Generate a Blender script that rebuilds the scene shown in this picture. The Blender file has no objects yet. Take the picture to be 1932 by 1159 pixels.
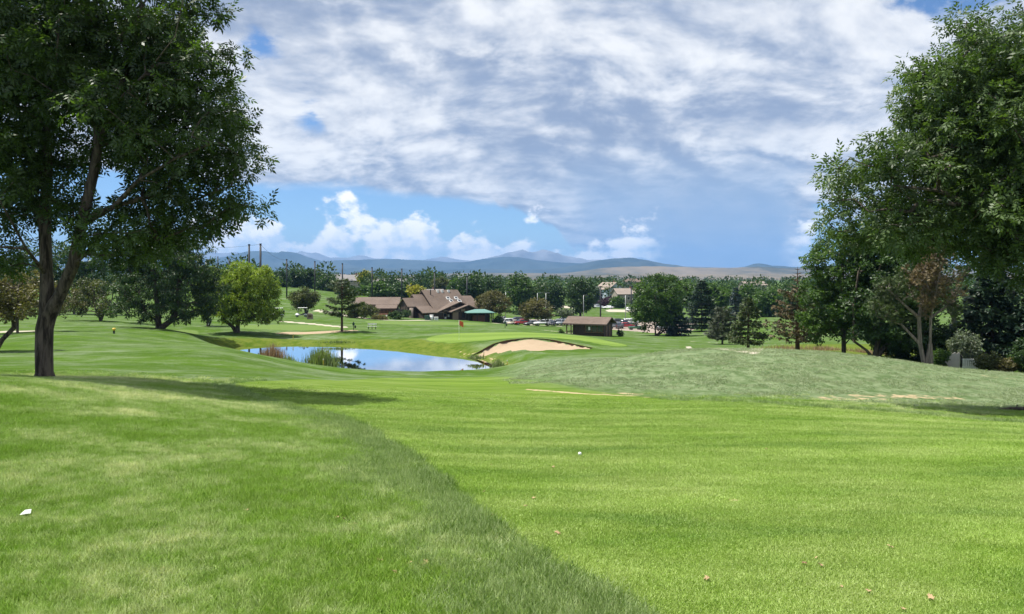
import bpy, bmesh, math, random
import numpy as np
from mathutils import Vector, Matrix

SC = bpy.context.scene
COL = SC.collection
R = math.radians
F, HOR, CX, EYE = 1450.0, 522.0, 966.0, 1.65     # focal length and horizon row of the photograph, eye height

# ------------------------------------------------------------------ camera
cam_d = bpy.data.cameras.new('camera')
cam = bpy.data.objects.new('camera', cam_d)
COL.objects.link(cam)
cam.location = (0, 0, EYE)
cam.rotation_euler = (R(90), 0, 0)
cam_d.sensor_width = 36.0
cam_d.lens = F / 1932.0 * 36.0
cam_d.shift_y = -(579.5 - HOR) / 1932.0
cam_d.clip_start = 0.05
cam_d.clip_end = 60000
SC.camera = cam

# ------------------------------------------------------------------ node helper
class V:
    """a node socket with arithmetic"""
    def __init__(s, t, k): s.t, s.k = t, k
    def _m(s, op, b=None, c=None, clamp=False):
        n = s.t.nodes.new('ShaderNodeMath'); n.operation = op; n.use_clamp = clamp
        for i, x in enumerate((s, b, c)):
            if x is None: continue
            if isinstance(x, V): s.t.links.new(x.k, n.inputs[i])
            else: n.inputs[i].default_value = x
        return V(s.t, n.outputs[0])
    def __add__(s, o): return s._m('ADD', o)
    __radd__ = __add__
    def __mul__(s, o): return s._m('MULTIPLY', o)
    __rmul__ = __mul__
    def __sub__(s, o): return s._m('SUBTRACT', o)
    def __rsub__(s, o): return (s * -1.0) + o
    def __truediv__(s, o): return s._m('DIVIDE', o)
    def __pow__(s, o): return s._m('POWER', o)
    def exp(s): return s._m('EXPONENT')
    def sq(s): return s * s
    def clamp(s): return s._m('ADD', 0.0, clamp=True)
    def max(s, o): return s._m('MAXIMUM', o)
    def min(s, o): return s._m('MINIMUM', o)
    def step(s, lo, hi):
        n = s.t.nodes.new('ShaderNodeMapRange'); n.interpolation_type = 'SMOOTHSTEP'
        s.t.links.new(s.k, n.inputs['Value'])
        for nm, x in (('From Min', lo), ('From Max', hi)):
            if isinstance(x, V): s.t.links.new(x.k, n.inputs[nm])
            else: n.inputs[nm].default_value = x
        return V(s.t, n.outputs[0])

def combine(t, x, y, z):
    n = t.nodes.new('ShaderNodeCombineXYZ')
    for i, q in enumerate((x, y, z)):
        if isinstance(q, V): t.links.new(q.k, n.inputs[i])
        else: n.inputs[i].default_value = q
    return n.outputs[0]

def noise(t, vec, scale=1.0, detail=4.0, rough=0.5, dist=0.0, lac=2.0):
    n = t.nodes.new('ShaderNodeTexNoise')
    if vec is not None: t.links.new(vec.k if isinstance(vec, V) else vec, n.inputs['Vector'])
    n.inputs['Scale'].default_value = scale; n.inputs['Detail'].default_value = detail
    n.inputs['Roughness'].default_value = rough; n.inputs['Distortion'].default_value = dist
    n.inputs['Lacunarity'].default_value = lac
    return V(t, n.outputs['Fac'])

def mixc(t, fac, a, b, mode='MIX'):
    n = t.nodes.new('ShaderNodeMix'); n.data_type = 'RGBA'; n.blend_type = mode
    for nm, x in ((0, fac), (6, a), (7, b)):
        if isinstance(x, V): t.links.new(x.k, n.inputs[nm])
        elif hasattr(x, 'is_output'): t.links.new(x, n.inputs[nm])
        elif isinstance(x, (tuple, list)): n.inputs[nm].default_value = (*x[:3], 1.0)
        else: n.inputs[nm].default_value = x
    return n.outputs[2]

# ------------------------------------------------------------------ world: clear-air sky with a broken cloud deck
SUN_EL, SUN_AZ = 66.0, -80.0          # degrees; azimuth from +Y, negative is to the left
world = bpy.data.worlds.new('World')
SC.world = world
world.use_nodes = True
def build_world():
    t = world.node_tree
    bg = t.nodes['Background']
    sky = t.nodes.new('ShaderNodeTexSky')
    sky.sky_type = 'NISHITA'; sky.sun_disc = False
    sky.sun_elevation = R(SUN_EL); sky.sun_rotation = R(SUN_AZ)
    sky.altitude = 1500; sky.air_density = 1.0; sky.dust_density = 0.25; sky.ozone_density = 3.0
    tc = t.nodes.new('ShaderNodeTexCoord')
    nv = t.nodes.new('ShaderNodeVectorMath'); nv.operation = 'NORMALIZE'
    t.links.new(tc.outputs['Generated'], nv.inputs[0])
    sp = t.nodes.new('ShaderNodeSeparateXYZ'); t.links.new(nv.outputs[0], sp.inputs[0])
    x, y, z = (V(t, sp.outputs[i]) for i in range(3))
    az = x._m('ARCTAN2', y)
    e = z / (x.sq() + y.sq())._m('SQRT').max(0.02)
    def ang(px, py):
        a = math.atan((px - CX) / F)
        return a, (HOR - py) / F * math.cos(a)
    def blob(px, py, sx, sy, wob=None):
        a0, e0 = ang(px, py)
        aa, ee = (az, e) if wob is None else wob
        return (((aa - a0) / (sx / F)).sq() + ((ee - e0) / (sy / F)).sq())._m('MULTIPLY', -1.0).exp()
    # cloud-base plane seen in perspective
    zz = z.max(0.0) + 0.27
    gx, gy = x / zz, y / zz
    w1 = noise(t, combine(t, gx, gy * 0.8, 5.0), 1.6, 2, 0.5) - 0.5
    big = noise(t, combine(t, gx, gy * 0.8, 0.0), 1.0, 2, 0.5)
    px_, py_ = gx + w1 * 0.34, gy * 0.8 + (big - 0.5) * 0.34
    fine = noise(t, combine(t, px_, py_ * 1.25, 0.0), 2.9, 8, 0.61)
    lit = noise(t, combine(t, px_ + 0.045, py_ * 1.25 - 0.05, 0.02), 2.9, 4.5, 0.61)
    wob = (az + w1 * 0.10 + (fine - 0.5) * 0.10, e + (fine - 0.5) * 0.13)
    # --- rain curtain hanging from the deck on the right
    streak = noise(t, combine(t, az * 22.0 + e * 10.0, e * 2.0, 2.0), 1.0, 3, 0.55)
    cm = (az + (streak - 0.5) * 0.16 + w1 * 0.06 + e * 0.55).step(0.03, 0.21) * (1.0 - (az + (fine - 0.5) * 0.07 - e * 0.10).step(0.325, 0.370))
    cu = noise(t, combine(t, az * 19.0 + 3.1, e * 26.0, 0.7), 1.0, 7.5, 0.56)
    # --- deck cover
    edge = e + (fine - 0.5) * 0.030 + (big - 0.5) * 0.03
    low = 0.108 - (az + 0.28) * 0.062              # lower edge of the deck: falls to the right
    inside = (edge - low + cm * 0.16).step(-0.004, 0.012)
    cover = (fine * 0.55 + big * 0.55)
    holes = blob(468, 106, 40, 30, wob) * 0.9 + blob(572, 236, 46, 28, wob) * 0.7 + blob(1775, 5, 110, 40, wob) * 1.0 + blob(1560, 388, 60, 30, wob) * 0.9
    deck = (cover - holes * (cu * 2.6 - 0.75) * 0.62 + (fine - 0.5) * 0.5 + cm * 0.10).step(0.10, 0.42) * inside
    # --- low cumulus above the mountains
    cu_l = noise(t, combine(t, az * 19.0 + 3.1 - 0.22, e * 26.0 + 0.20, 0.7), 1.0, 4, 0.56)
    tops = blob(650, 410, 52, 58) * 0.34 + blob(775, 430, 50, 40) * 0.32 + blob(865, 455, 90, 40) * 0.34 + blob(1015, 402, 44, 18) * 0.24 \
        + blob(520, 445, 110, 56) * 0.28 + blob(1130, 465, 120, 34) * 0.38 + blob(720, 490, 480, 34) * 0.26 + blob(400, 470, 120, 50) * 0.20 + blob(1525, 450, 60, 60) * 0.27
    right_gap = 1.0 - (az.step(0.16, 0.21) * (1.0 - az.step(0.33, 0.37)))
    cum = (cu * 2.0 - 0.52 + tops * 0.95 - e.max(0.0) * 3.4).step(0.46, 0.70) * (1.0 - (e - 0.105).step(0.0, 0.03)) * right_gap
    cum_soft = (1.0 - e.step(-0.01, 0.075)) * 0.62
    # --- colours
    white, grey, slate = (1.05, 1.06, 1.07), (0.36, 0.44, 0.60), (0.27, 0.34, 0.49)
    relief = ((fine - lit) * 4.6 + 0.44 + (fine - 0.5) * 0.5)
    darks = blob(560, 30, 280, 80, wob) * 0.55 + blob(1090, 250, 220, 110, wob) * 0.50 + blob(1500, 195, 250, 40, wob) * 0.28 \
        + blob(880, 130, 120, 30, wob) * 0.3 + blob(1350, 330, 200, 45, wob) * 0.22 + blob(700, 330, 300, 22, wob) * 0.15
    brights = blob(830, 75, 150, 50, wob) * 0.55 + blob(640, 250, 210, 80, wob) * 0.46 + blob(970, 110, 70, 80, wob) * 0.40 + blob(1250, 60, 260, 60, wob) * 0.22 \
        + blob(1450, 272, 200, 24, wob) * 0.5 + blob(1400, 335, 160, 14, wob) * 0.35 + blob(1600, 110, 180, 80, wob) * 0.32 + blob(860, 330, 150, 28, wob) * 0.3
    tone = (relief + brights * 0.85 - darks * 0.75 + (cover - 0.5) * -0.5).step(-0.35, 1.25)
    deck_c = mixc(t, tone, grey, white)
    deck_c = mixc(t, darks.clamp() * (1.0 - tone) * 0.6, deck_c, slate)
    rain_c = mixc(t, (streak * 0.7 + e * 1.6 - 0.05).clamp(), (0.27, 0.43, 0.70), (0.50, 0.61, 0.77))
    deck_c = mixc(t, cm * (1.0 - e.step(0.075, 0.19)) * 0.92, deck_c, rain_c)
    cum_t = ((cu - cu_l) * 6.0 + 0.50 + (cu - 0.5) * 1.2 + e * 1.5).clamp()
    cum_c = mixc(t, cum_t, (0.50, 0.60, 0.73), (0.88, 0.87, 0.85))
    S = 10.0 * 0.80                              # cloud radiance in units of the sky texture (background strength 0.1)
    def up(c): return mixc(t, 1.0, c, (S, S, S), 'MULTIPLY')
    blue = mixc(t, 1.0, sky.outputs[0], (0.80, 0.96, 1.12), 'MULTIPLY')
    c = mixc(t, cum_soft, blue, up(mixc(t, cu, (0.46, 0.62, 0.82), (0.70, 0.78, 0.86))))
    c = mixc(t, deck * 0.97, c, up(deck_c))
    c = mixc(t, cum * 0.95, c, mixc(t, 1.0, cum_c, (S * 1.7, S * 1.66, S * 1.6), 'MULTIPLY'))
    t.links.new(c, bg.inputs['Color'])
    bg.inputs['Strength'].default_value = 0.075
    world.cycles.sampling_method = 'MANUAL'; world.cycles.sample_map_resolution = 512
build_world()

# ------------------------------------------------------------------ sun, exposure, render settings
sun_d = bpy.data.lights.new('sun', 'SUN')
sun_d.energy = 5.0; sun_d.angle = R(0.53); sun_d.color = (1.0, 0.955, 0.88)
sun = bpy.data.objects.new('sun', sun_d)
COL.objects.link(sun)
_sv = Vector((math.sin(R(SUN_AZ)) * math.cos(R(SUN_EL)), math.cos(R(SUN_AZ)) * math.cos(R(SUN_EL)), math.sin(R(SUN_EL))))
sun.rotation_euler = _sv.to_track_quat('Z', 'Y').to_euler()
sun.location = (-40, 10, 60)
SC.view_settings.view_transform = 'Standard'
SC.view_settings.look = 'None'
SC.view_settings.gamma = 1.0
SC.view_settings.use_curve_mapping = False
SC.view_settings.exposure = 0.72
SC.render.engine = 'CYCLES'
cy = SC.cycles
cy.use_denoising = True
cy.max_bounces = 6; cy.diffuse_bounces = 3; cy.glossy_bounces = 3; cy.transmission_bounces = 3; cy.volume_bounces = 0
cy.transparent_max_bounces = 6
cy.caustics_reflective = False; cy.caustics_refractive = False
cy.sample_clamp_indirect = 6.0

# ------------------------------------------------------------------ terrain
# ground samples: image column, image row, distance (m) -> height, read off the photograph
GP = [
 (966,1100,4.2),(400,1080,4.3),(0,1090,4.2),(1600,1105,4.2),(1932,1110,4.2),
 (0,878,7),(300,884,7.2),(600,890,7.5),(966,905,7.5),(1600,905,7.5),(1932,908,7.5),
 (0,722,14),(300,760,14),(600,785,14),(966,800,14),(1500,800,14),(1932,815,14),
 (85,715,20),(300,728,20),(500,745,20),(900,760,20),(1400,765,20),(1932,790,20),
 (0,698,26),(300,706,26),(600,724,26),(900,740,26),(1300,746,26),(1700,754,26),(1932,766,26),
 (0,682,34),(300,688,34),(600,713,34),(900,725,34),(1050,716,34),(1300,694,34),(1550,694,34),(1932,724,34),
 (0,668,42),(250,667,42),(430,671,42),(560,697,42),(800,716,42),(960,714,42),(1120,688,42),(1300,661,42),(1480,661,42),(1600,668,42),(1750,689,42),(1932,707,42),
 (0,655,52),(300,652,56),(430,655,55),(500,676,56),(560,692,56),(620,701,58),(800,709,60),(930,706,62),(1000,690,60),(1120,682,54),
 (1300,676,53),(1480,674,53),(1600,676,53),(1745,692,50),(1932,703,50),
 (0,640,66),(100,632,66),(300,636,76),(200,618,90),(310,620,92),(448,627,106),(400,634,103),(190,606,112),(0,626,80),
 (600,644,101),(600,631,108),(645,625,110),(560,619,120),(700,622,118),(750,640,99),(520,634,106),
 (820,642,92),(866,648,88),(940,644,87),(1000,640,86),(1000,627,106),(900,628,104),(1150,641,97),(1100,644,89),
 (1010,666,76.5),(920,655,79),(1110,659,80),(1000,675,69),(1150,668,70),(1200,662,78),
 (900,619,122),(1000,622,125),(1110,634,119),(1160,634,122),(1200,648,98),(1250,634,150),(1300,655,88),(1412,669,74),(1360,650,106),(1500,664,68),
 (1450,652,95),(1590,669,60),(1650,677,57),(1700,652,90),(1800,660,80),(1932,675,70),(1932,650,110),
 (575,596,160),(760,606,162),(700,603,175),(830,604,186),(900,606,190),(950,613,206),(1060,615,206),(1190,621,190),(1300,626,165),
 (520,601,170),(450,600,150),(300,604,130),(1450,600,220),(1700,600,220),(1932,600,220),(1150,588,290),(1000,590,270),(1300,590,290),
 (560,562,240),(560,544,290),(640,552,300),(750,567,262),(900,578,280),(400,562,240),(100,592,150),(0,578,200),(200,562,260),(660,580,210),
 (0,540,500),(400,541,500),(700,545,500),(1000,556,500),(1400,558,500),(1932,560,500),
 (966,536,1200),(0,532,1200),(1932,536,1200),(966,527.2,3500),(0,527.2,3500),(1932,527.2,3500),
 (966,523.0,18000),(-800,523.0,18000),(2700,523.0,18000),
 (-800,1000,5),(2700,1010,5),(-800,735,14),(2700,830,14),(-800,690,30),(2700,745,30),(-800,650,60),(2700,690,60),(-800,600,140),(2700,620,140),(-800,545,400),(2700,565,400),
]
_g = [((px - CX) / F * Y, Y, EYE - (py - HOR) / F * Y) for px, py, Y in GP]
_g += [(-12, -8, 0.7), (0, -8, 0.55), (12, -8, 0.5), (-5, 0, 0.12), (0, 0, 0.03), (5, 0, 0.0), (0, 2.5, 0.0)]
_g = np.array(_g, float)
def _uv(X, Y):
    s = np.maximum(Y + 10.0, 1.0)
    return np.stack([X / s * 1.6, np.log(s)], -1)
_gu = _uv(_g[:, 0], _g[:, 1])
def _phi(d2): return 0.5 * d2 * np.log(d2 + 1e-9)
def _fit():
    n = len(_gu)
    K = _phi(((_gu[:, None] - _gu[None]) ** 2).sum(-1)) + np.eye(n) * 2e-4
    Pm = np.c_[np.ones(n), _gu]
    A = np.block([[K, Pm], [Pm.T, np.zeros((3, 3))]])
    # heights grow with distance: fit the viewing slope rather than the height
    rhs = np.r_[_g[:, 2] / (_g[:, 1] + 10.0), np.zeros(3)]
    return np.linalg.solve(A, rhs)
_gw = _fit()
def _base_h(X, Y):
    X = np.asarray(X, float).ravel(); Y = np.asarray(Y, float).ravel()
    out = np.empty(len(X))
    for i in range(0, len(X), 20000):
        u = _uv(X[i:i + 20000], Y[i:i + 20000])
        k = _phi(((u[:, None] - _gu[None]) ** 2).sum(-1))
        out[i:i + 20000] = (k @ _gw[:-3] + _gw[-3] + u @ _gw[-2:]) * (Y[i:i + 20000] + 10.0)
    return out

def seg_dist(X, Y, pts, closed=True):
    """unsigned distance to a polyline and inside flag"""
    pts = np.asarray(pts, float)
    n = len(pts)
    d = np.full(X.shape, 1e18); ins = np.zeros(X.shape, bool)
    for i in range(n if closed else n - 1):
        a, b = pts[i], pts[(i + 1) % n]
        ab = b - a
        tt = np.clip(((X - a[0]) * ab[0] + (Y - a[1]) * ab[1]) / (ab @ ab + 1e-12), 0, 1)
        d = np.minimum(d, np.hypot(X - a[0] - tt * ab[0], Y - a[1] - tt * ab[1]))
        if closed and a[1] != b[1]:
            ins ^= ((a[1] > Y) != (b[1] > Y)) & (X < ab[0] * (Y - a[1]) / ab[1] + a[0])
    return d, ins
def sdf(X, Y, pts):
    d, i = seg_dist(X, Y, pts)
    return np.where(i, -d, d)
def sstep(a, b, x):
    t_ = np.clip((x - a) / (b - a), 0, 1)
    return t_ * t_ * (3 - 2 * t_)
def chaikin(p, n=2, closed=True):
    p = np.asarray(p, float)
    for _ in range(n):
        q = np.roll(p, -1, 0) if closed else p[1:]
        p0 = p if closed else p[:-1]
        r = np.empty((len(p0) * 2, 2)); r[0::2] = p0 * .75 + q * .25; r[1::2] = p0 * .25 + q * .75
        p = r if closed else np.vstack([p[:1], r, p[-1:]])
    return p

WATER = -7.0
def pY(px, Y): return ((px - CX) / F * Y, Y)
POND = chaikin([pY(*q) for q in [(432, 95), (520, 98), (600, 96), (700, 94), (770, 90.5), (840, 86.5), (898, 82), (940, 76.5), (962, 71.5), (925, 68.8), (800, 67.4), (700, 67.6),
                                 (640, 68.2), (590, 69.5), (550, 71), (505, 75), (455, 83), (428, 89)]])
def vnoise(X, Y, s, seed=0):
    """smooth value noise -1..1"""
    x, y = X / s, Y / s
    xi, yi = np.floor(x).astype(np.int64), np.floor(y).astype(np.int64)
    fx, fy = x - xi, y - yi
    fx, fy = fx * fx * (3 - 2 * fx), fy * fy * (3 - 2 * fy)
    def h(a, b):
        n = (a * 374761393 + b * 668265263 + seed * 974634777) & 0xFFFFFFFF
        n = ((n ^ (n >> 13)) * 1274126177) & 0xFFFFFFFF
        return ((n ^ (n >> 16)) & 0xFFFF) / 32767.5 - 1
    return (h(xi, yi) * (1 - fx) + h(xi + 1, yi) * fx) * (1 - fy) + (h(xi, yi + 1) * (1 - fx) + h(xi + 1, yi + 1) * fx) * fy

_BUNK = None
def height(X, Y):
    X = np.asarray(X, float); Y = np.asarray(Y, float)
    shp = X.shape
    X, Y = X.ravel(), Y.ravel()
    z = _base_h(X, Y)
    near = (Y > 45) & (Y < 125) & (np.abs(X) < 60)
    if near.any():
        Xn, Yn = X[near], Y[near]
        s = sdf(Xn, Yn, POND)
        zb = WATER + np.where(s > 0, 0.25 * s, 0.5 * np.maximum(s, -2.2))
        w = 1 - sstep(0.0, 5.0, s)
        zn = z[near] * (1 - w) + zb * w
        if _BUNK is not None:
            sb = sdf(Xn, Yn, _BUNK)
            back = sstep(78, 84, Yn)
            zn = zn - sstep(0.15, -0.35, sb) * (0.10 + 0.26 * back) + (1 - sstep(0.0, 1.6, np.abs(sb - 0.5))) * 0.16 * back
        z[near] = zn
    amp = np.clip((Y - 2) / 30, 0.15, 1.0) * (1 - sstep(60, 200, Y))
    z = z + amp * (0.035 * vnoise(X, Y, 2.7, 1) + 0.06 * vnoise(X, Y, 7.0, 2))
    return z.reshape(shp)
def hz(x, y): return float(height(np.array([x]), np.array([y]))[0])

_TY = np.geomspace(2.2, 420, 900)
def hit(px, py):
    """where the sight line through an image point meets the ground"""
    X = (px - CX) / F * _TY
    zr = EYE - (py - HOR) / F * _TY
    g = height(X, _TY)
    k = np.nonzero(g >= zr)[0]
    if len(k) == 0: return (X[-1], _TY[-1])
    k = max(k[0], 1)
    f0, f1 = g[k - 1] - zr[k - 1], g[k] - zr[k]
    Y = _TY[k - 1] + (_TY[k] - _TY[k - 1]) * (-f0 / (f1 - f0 + 1e-9))
    return ((px - CX) / F * Y, Y)
def hits(pts): return [hit(*p) for p in pts]
BUNKER_PX = [(888, 650), (930, 645), (975, 641.5), (1010, 641), (1055, 643), (1090, 650), (1126, 658), (1090, 659.5), (1055, 660), (1030, 664), (1012, 666), (985, 663), (950, 655), (910, 652.5)]
_BUNK = chaikin([pY(*q) for q in [(886, 82), (925, 83.6), (965, 85.2), (1010, 85.6), (1050, 85), (1088, 83), (1127, 80.6), (1092, 79.8), (1058, 79.3), (1030, 78.6), (1012, 78.2), (985, 78.8), (950, 80.4), (915, 81.7)]])

# ------------------------------------------------------------------ mesh helpers
def link(o, parent=None):
    COL.objects.link(o)
    if parent is not None: o.parent = parent
    return o
def tag(o, label=None, cat=None, group=None, kind=None):
    if label: o['label'] = label
    if cat: o['category'] = cat
    if group: o['group'] = group
    if kind: o['kind'] = kind
    return o
def empty(name, loc, rz=0.0):
    o = bpy.data.objects.new(name, None)
    o.location = loc; o.rotation_euler = (0, 0, rz); o.empty_display_size = 0.3
    return link(o)
def np_mesh(name, verts, faces, mat=None, smooth=False, attrs=None):
    """faces: (M,k) int array"""
    me = bpy.data.meshes.new(name)
    verts = np.ascontiguousarray(verts, np.float32); faces = np.ascontiguousarray(faces, np.int32)
    M, k = faces.shape
    me.vertices.add(len(verts)); me.vertices.foreach_set('co', verts.ravel())
    me.loops.add(M * k); me.loops.foreach_set('vertex_index', faces.ravel())
    me.polygons.add(M); me.polygons.foreach_set('loop_start', np.arange(0, M * k, k, dtype=np.int32))
    me.polygons.foreach_set('use_smooth', np.full(M, smooth, bool))
    if attrs:
        for an, val in attrs.items():
            a = me.attributes.new(an, 'FLOAT', 'POINT'); a.data.foreach_set('value', np.ascontiguousarray(val, np.float32))
    me.update(calc_edges=True)
    if mat: me.materials.append(mat)
    return me
class MB:
    """collects simple solids into one mesh"""
    def __init__(s): s.v, s.f = [], []
    def poly(s, vs, fs):
        n = len(s.v); s.v += [tuple(v) for v in vs]; s.f += [tuple(i + n for i in f) for f in fs]; return s
    def box(s, x0, y0, z0, x1, y1, z1, M=None):
        vs = [(x, y, z) for z in (z0, z1) for x, y in ((x0, y0), (x1, y0), (x1, y1), (x0, y1))]
        if M is not None: vs = [tuple(M @ Vector(v)) for v in vs]
        return s.poly(vs, [(3, 2, 1, 0), (4, 5, 6, 7), (0, 1, 5, 4), (1, 2, 6, 5), (2, 3, 7, 6), (3, 0, 4, 7)])
    def tube(s, p0, p1, r0, r1=None, n=8, caps=True):
        r1 = r0 if r1 is None else r1
        p0, p1 = Vector(p0), Vector(p1); d = (p1 - p0).normalized()
        a = d.orthogonal().normalized(); b = d.cross(a)
        vs = []
        for p, r in ((p0, r0), (p1, r1)):
            for i in range(n):
                q = 2 * math.pi * i / n
                vs.append(p + (a * math.cos(q) + b * math.sin(q)) * r)
        fs = [(i, (i + 1) % n, n + (i + 1) % n, n + i) for i in range(n)]
        if caps: fs += [tuple(range(n - 1, -1, -1)), tuple(range(n, 2 * n))]
        return s.poly(vs, fs)
    def prism(s, prof, y0, y1, scale1=1.0):
        """profile in x,z extruded along y"""
        n = len(prof)
        vs = [(x, y0, z) for x, z in prof] + [(x, y1, z) for x, z in prof]
        fs = [(i, (i + 1) % n, n + (i + 1) % n, n + i) for i in range(n)] + [tuple(range(n - 1, -1, -1)), tuple(range(n, 2 * n))]
        return s.poly(vs, fs)
    def slab(s, quad, th):
        """a sheet given by its corners (any n), thickened downwards"""
        n = len(quad)
        vs = [tuple(q) for q in quad] + [(q[0], q[1], q[2] - th) for q in quad]
        fs = [tuple(range(n)), tuple(range(2 * n - 1, n - 1, -1))] + [(i, n + i, n + (i + 1) % n, (i + 1) % n) for i in range(n)]
        return s.poly(vs, fs)
    def mesh(s, name, mat, bevel=0.0, smooth=False):
        me = bpy.data.meshes.new(name); me.from_pydata(s.v, [], s.f)
        bm = bmesh.new(); bm.from_mesh(me)
        bmesh.ops.recalc_face_normals(bm, faces=bm.faces)
        if bevel: bmesh.ops.bevel(bm, geom=bm.edges[:], offset=bevel, segments=2, affect='EDGES', clamp_overlap=True)
        for f in bm.faces: f.smooth = smooth
        bm.to_mesh(me); bm.free()
        if mat: me.materials.append(mat)
        return me
    def build(s, name, mat, parent=None, bevel=0.0, smooth=False):
        return link(bpy.data.objects.new(name, s.mesh(name, mat, bevel, smooth)), parent)
def copy_tree(o, parent=None):
    c = o.copy(); COL.objects.link(c); c.parent = parent
    for ch in o.children: copy_tree(ch, c)
    return c

# ------------------------------------------------------------------ materials
def newmat(name):
    m = bpy.data.materials.new(name); m.use_nodes = True
    t = m.node_tree
    return m, t, t.nodes['Principled BSDF']
_pm = {}
def plain(name, col, rough=0.6, metal=0.0, var=0.12, scale=3.0, bump=0.0, spec=0.5, detail=4):
    """solid colour with a little procedural grain"""
    if name in _pm: return _pm[name]
    m, t, p = newmat(name)
    tc = t.nodes.new('ShaderNodeTexCoord')
    n = noise(t, tc.outputs['Object'], scale, detail, 0.6)
    c = mixc(t, n, tuple(x * (1 - var) for x in col), tuple(min(1, x * (1 + var)) for x in col))
    t.links.new(c, p.inputs['Base Color'])
    p.inputs['Roughness'].default_value = rough; p.inputs['Metallic'].default_value = metal
    p.inputs['Specular IOR Level'].default_value = spec
    if bump:
        b = t.nodes.new('ShaderNodeBump'); b.inputs['Strength'].default_value = bump; b.inputs['Distance'].default_value = 0.02
        t.links.new(n.k, b.inputs['Height']); t.links.new(b.outputs[0], p.inputs['Normal'])
    _pm[name] = m
    return m

def grass_colour(t, pos, fair, green, rough_tint=None):
    """turf colour as a function of place: shared by the lawn and its blades"""
    n_big = noise(t, pos, 0.16, 3, 0.55)
    n_mid = noise(t, pos, 0.75, 4, 0.6)
    n_fin = noise(t, pos, 7.0, 4, 0.65)
    # mown rough: two grasses, vivid green and silvery bluegrass
    patch = (n_mid * 0.65 + n_big * 0.6 + (n_fin - 0.5) * 0.45).step(0.50, 0.86)
    rough = mixc(t, patch, (0.053, 0.103, 0.011), (0.124, 0.165, 0.082))
    f_c = mixc(t, (n_mid * 0.5 + n_big * 0.5).step(0.32, 0.68), (0.088, 0.153, 0.015), (0.118, 0.174, 0.034))
    g_c = mixc(t, n_mid, (0.125, 0.195, 0.036), (0.14, 0.21, 0.044))
    mps = t.nodes.new('ShaderNodeMapping'); mps.inputs['Scale'].default_value = (0.35, 1.3, 1.0); mps.inputs['Rotation'].default_value = (0, 0, 0.25); t.links.new(pos, mps.inputs['Vector'])
    n_str = noise(t, mps.outputs[0], 1.0, 4, 0.62, 0.3)
    f_c = mixc(t, n_str.step(0.42, 0.68), f_c, mixc(t, 1.0, f_c, (1.32, 1.20, 1.7), 'MULTIPLY'))
    f_c = mixc(t, (1.0 - n_str).step(0.52, 0.70) * 0.8, f_c, mixc(t, 1.0, f_c, (0.72, 0.82, 0.75), 'MULTIPLY'))
    c = mixc(t, fair, rough, f_c)
    return mixc(t, green, c, g_c), n_fin, n_mid, n_big

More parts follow.
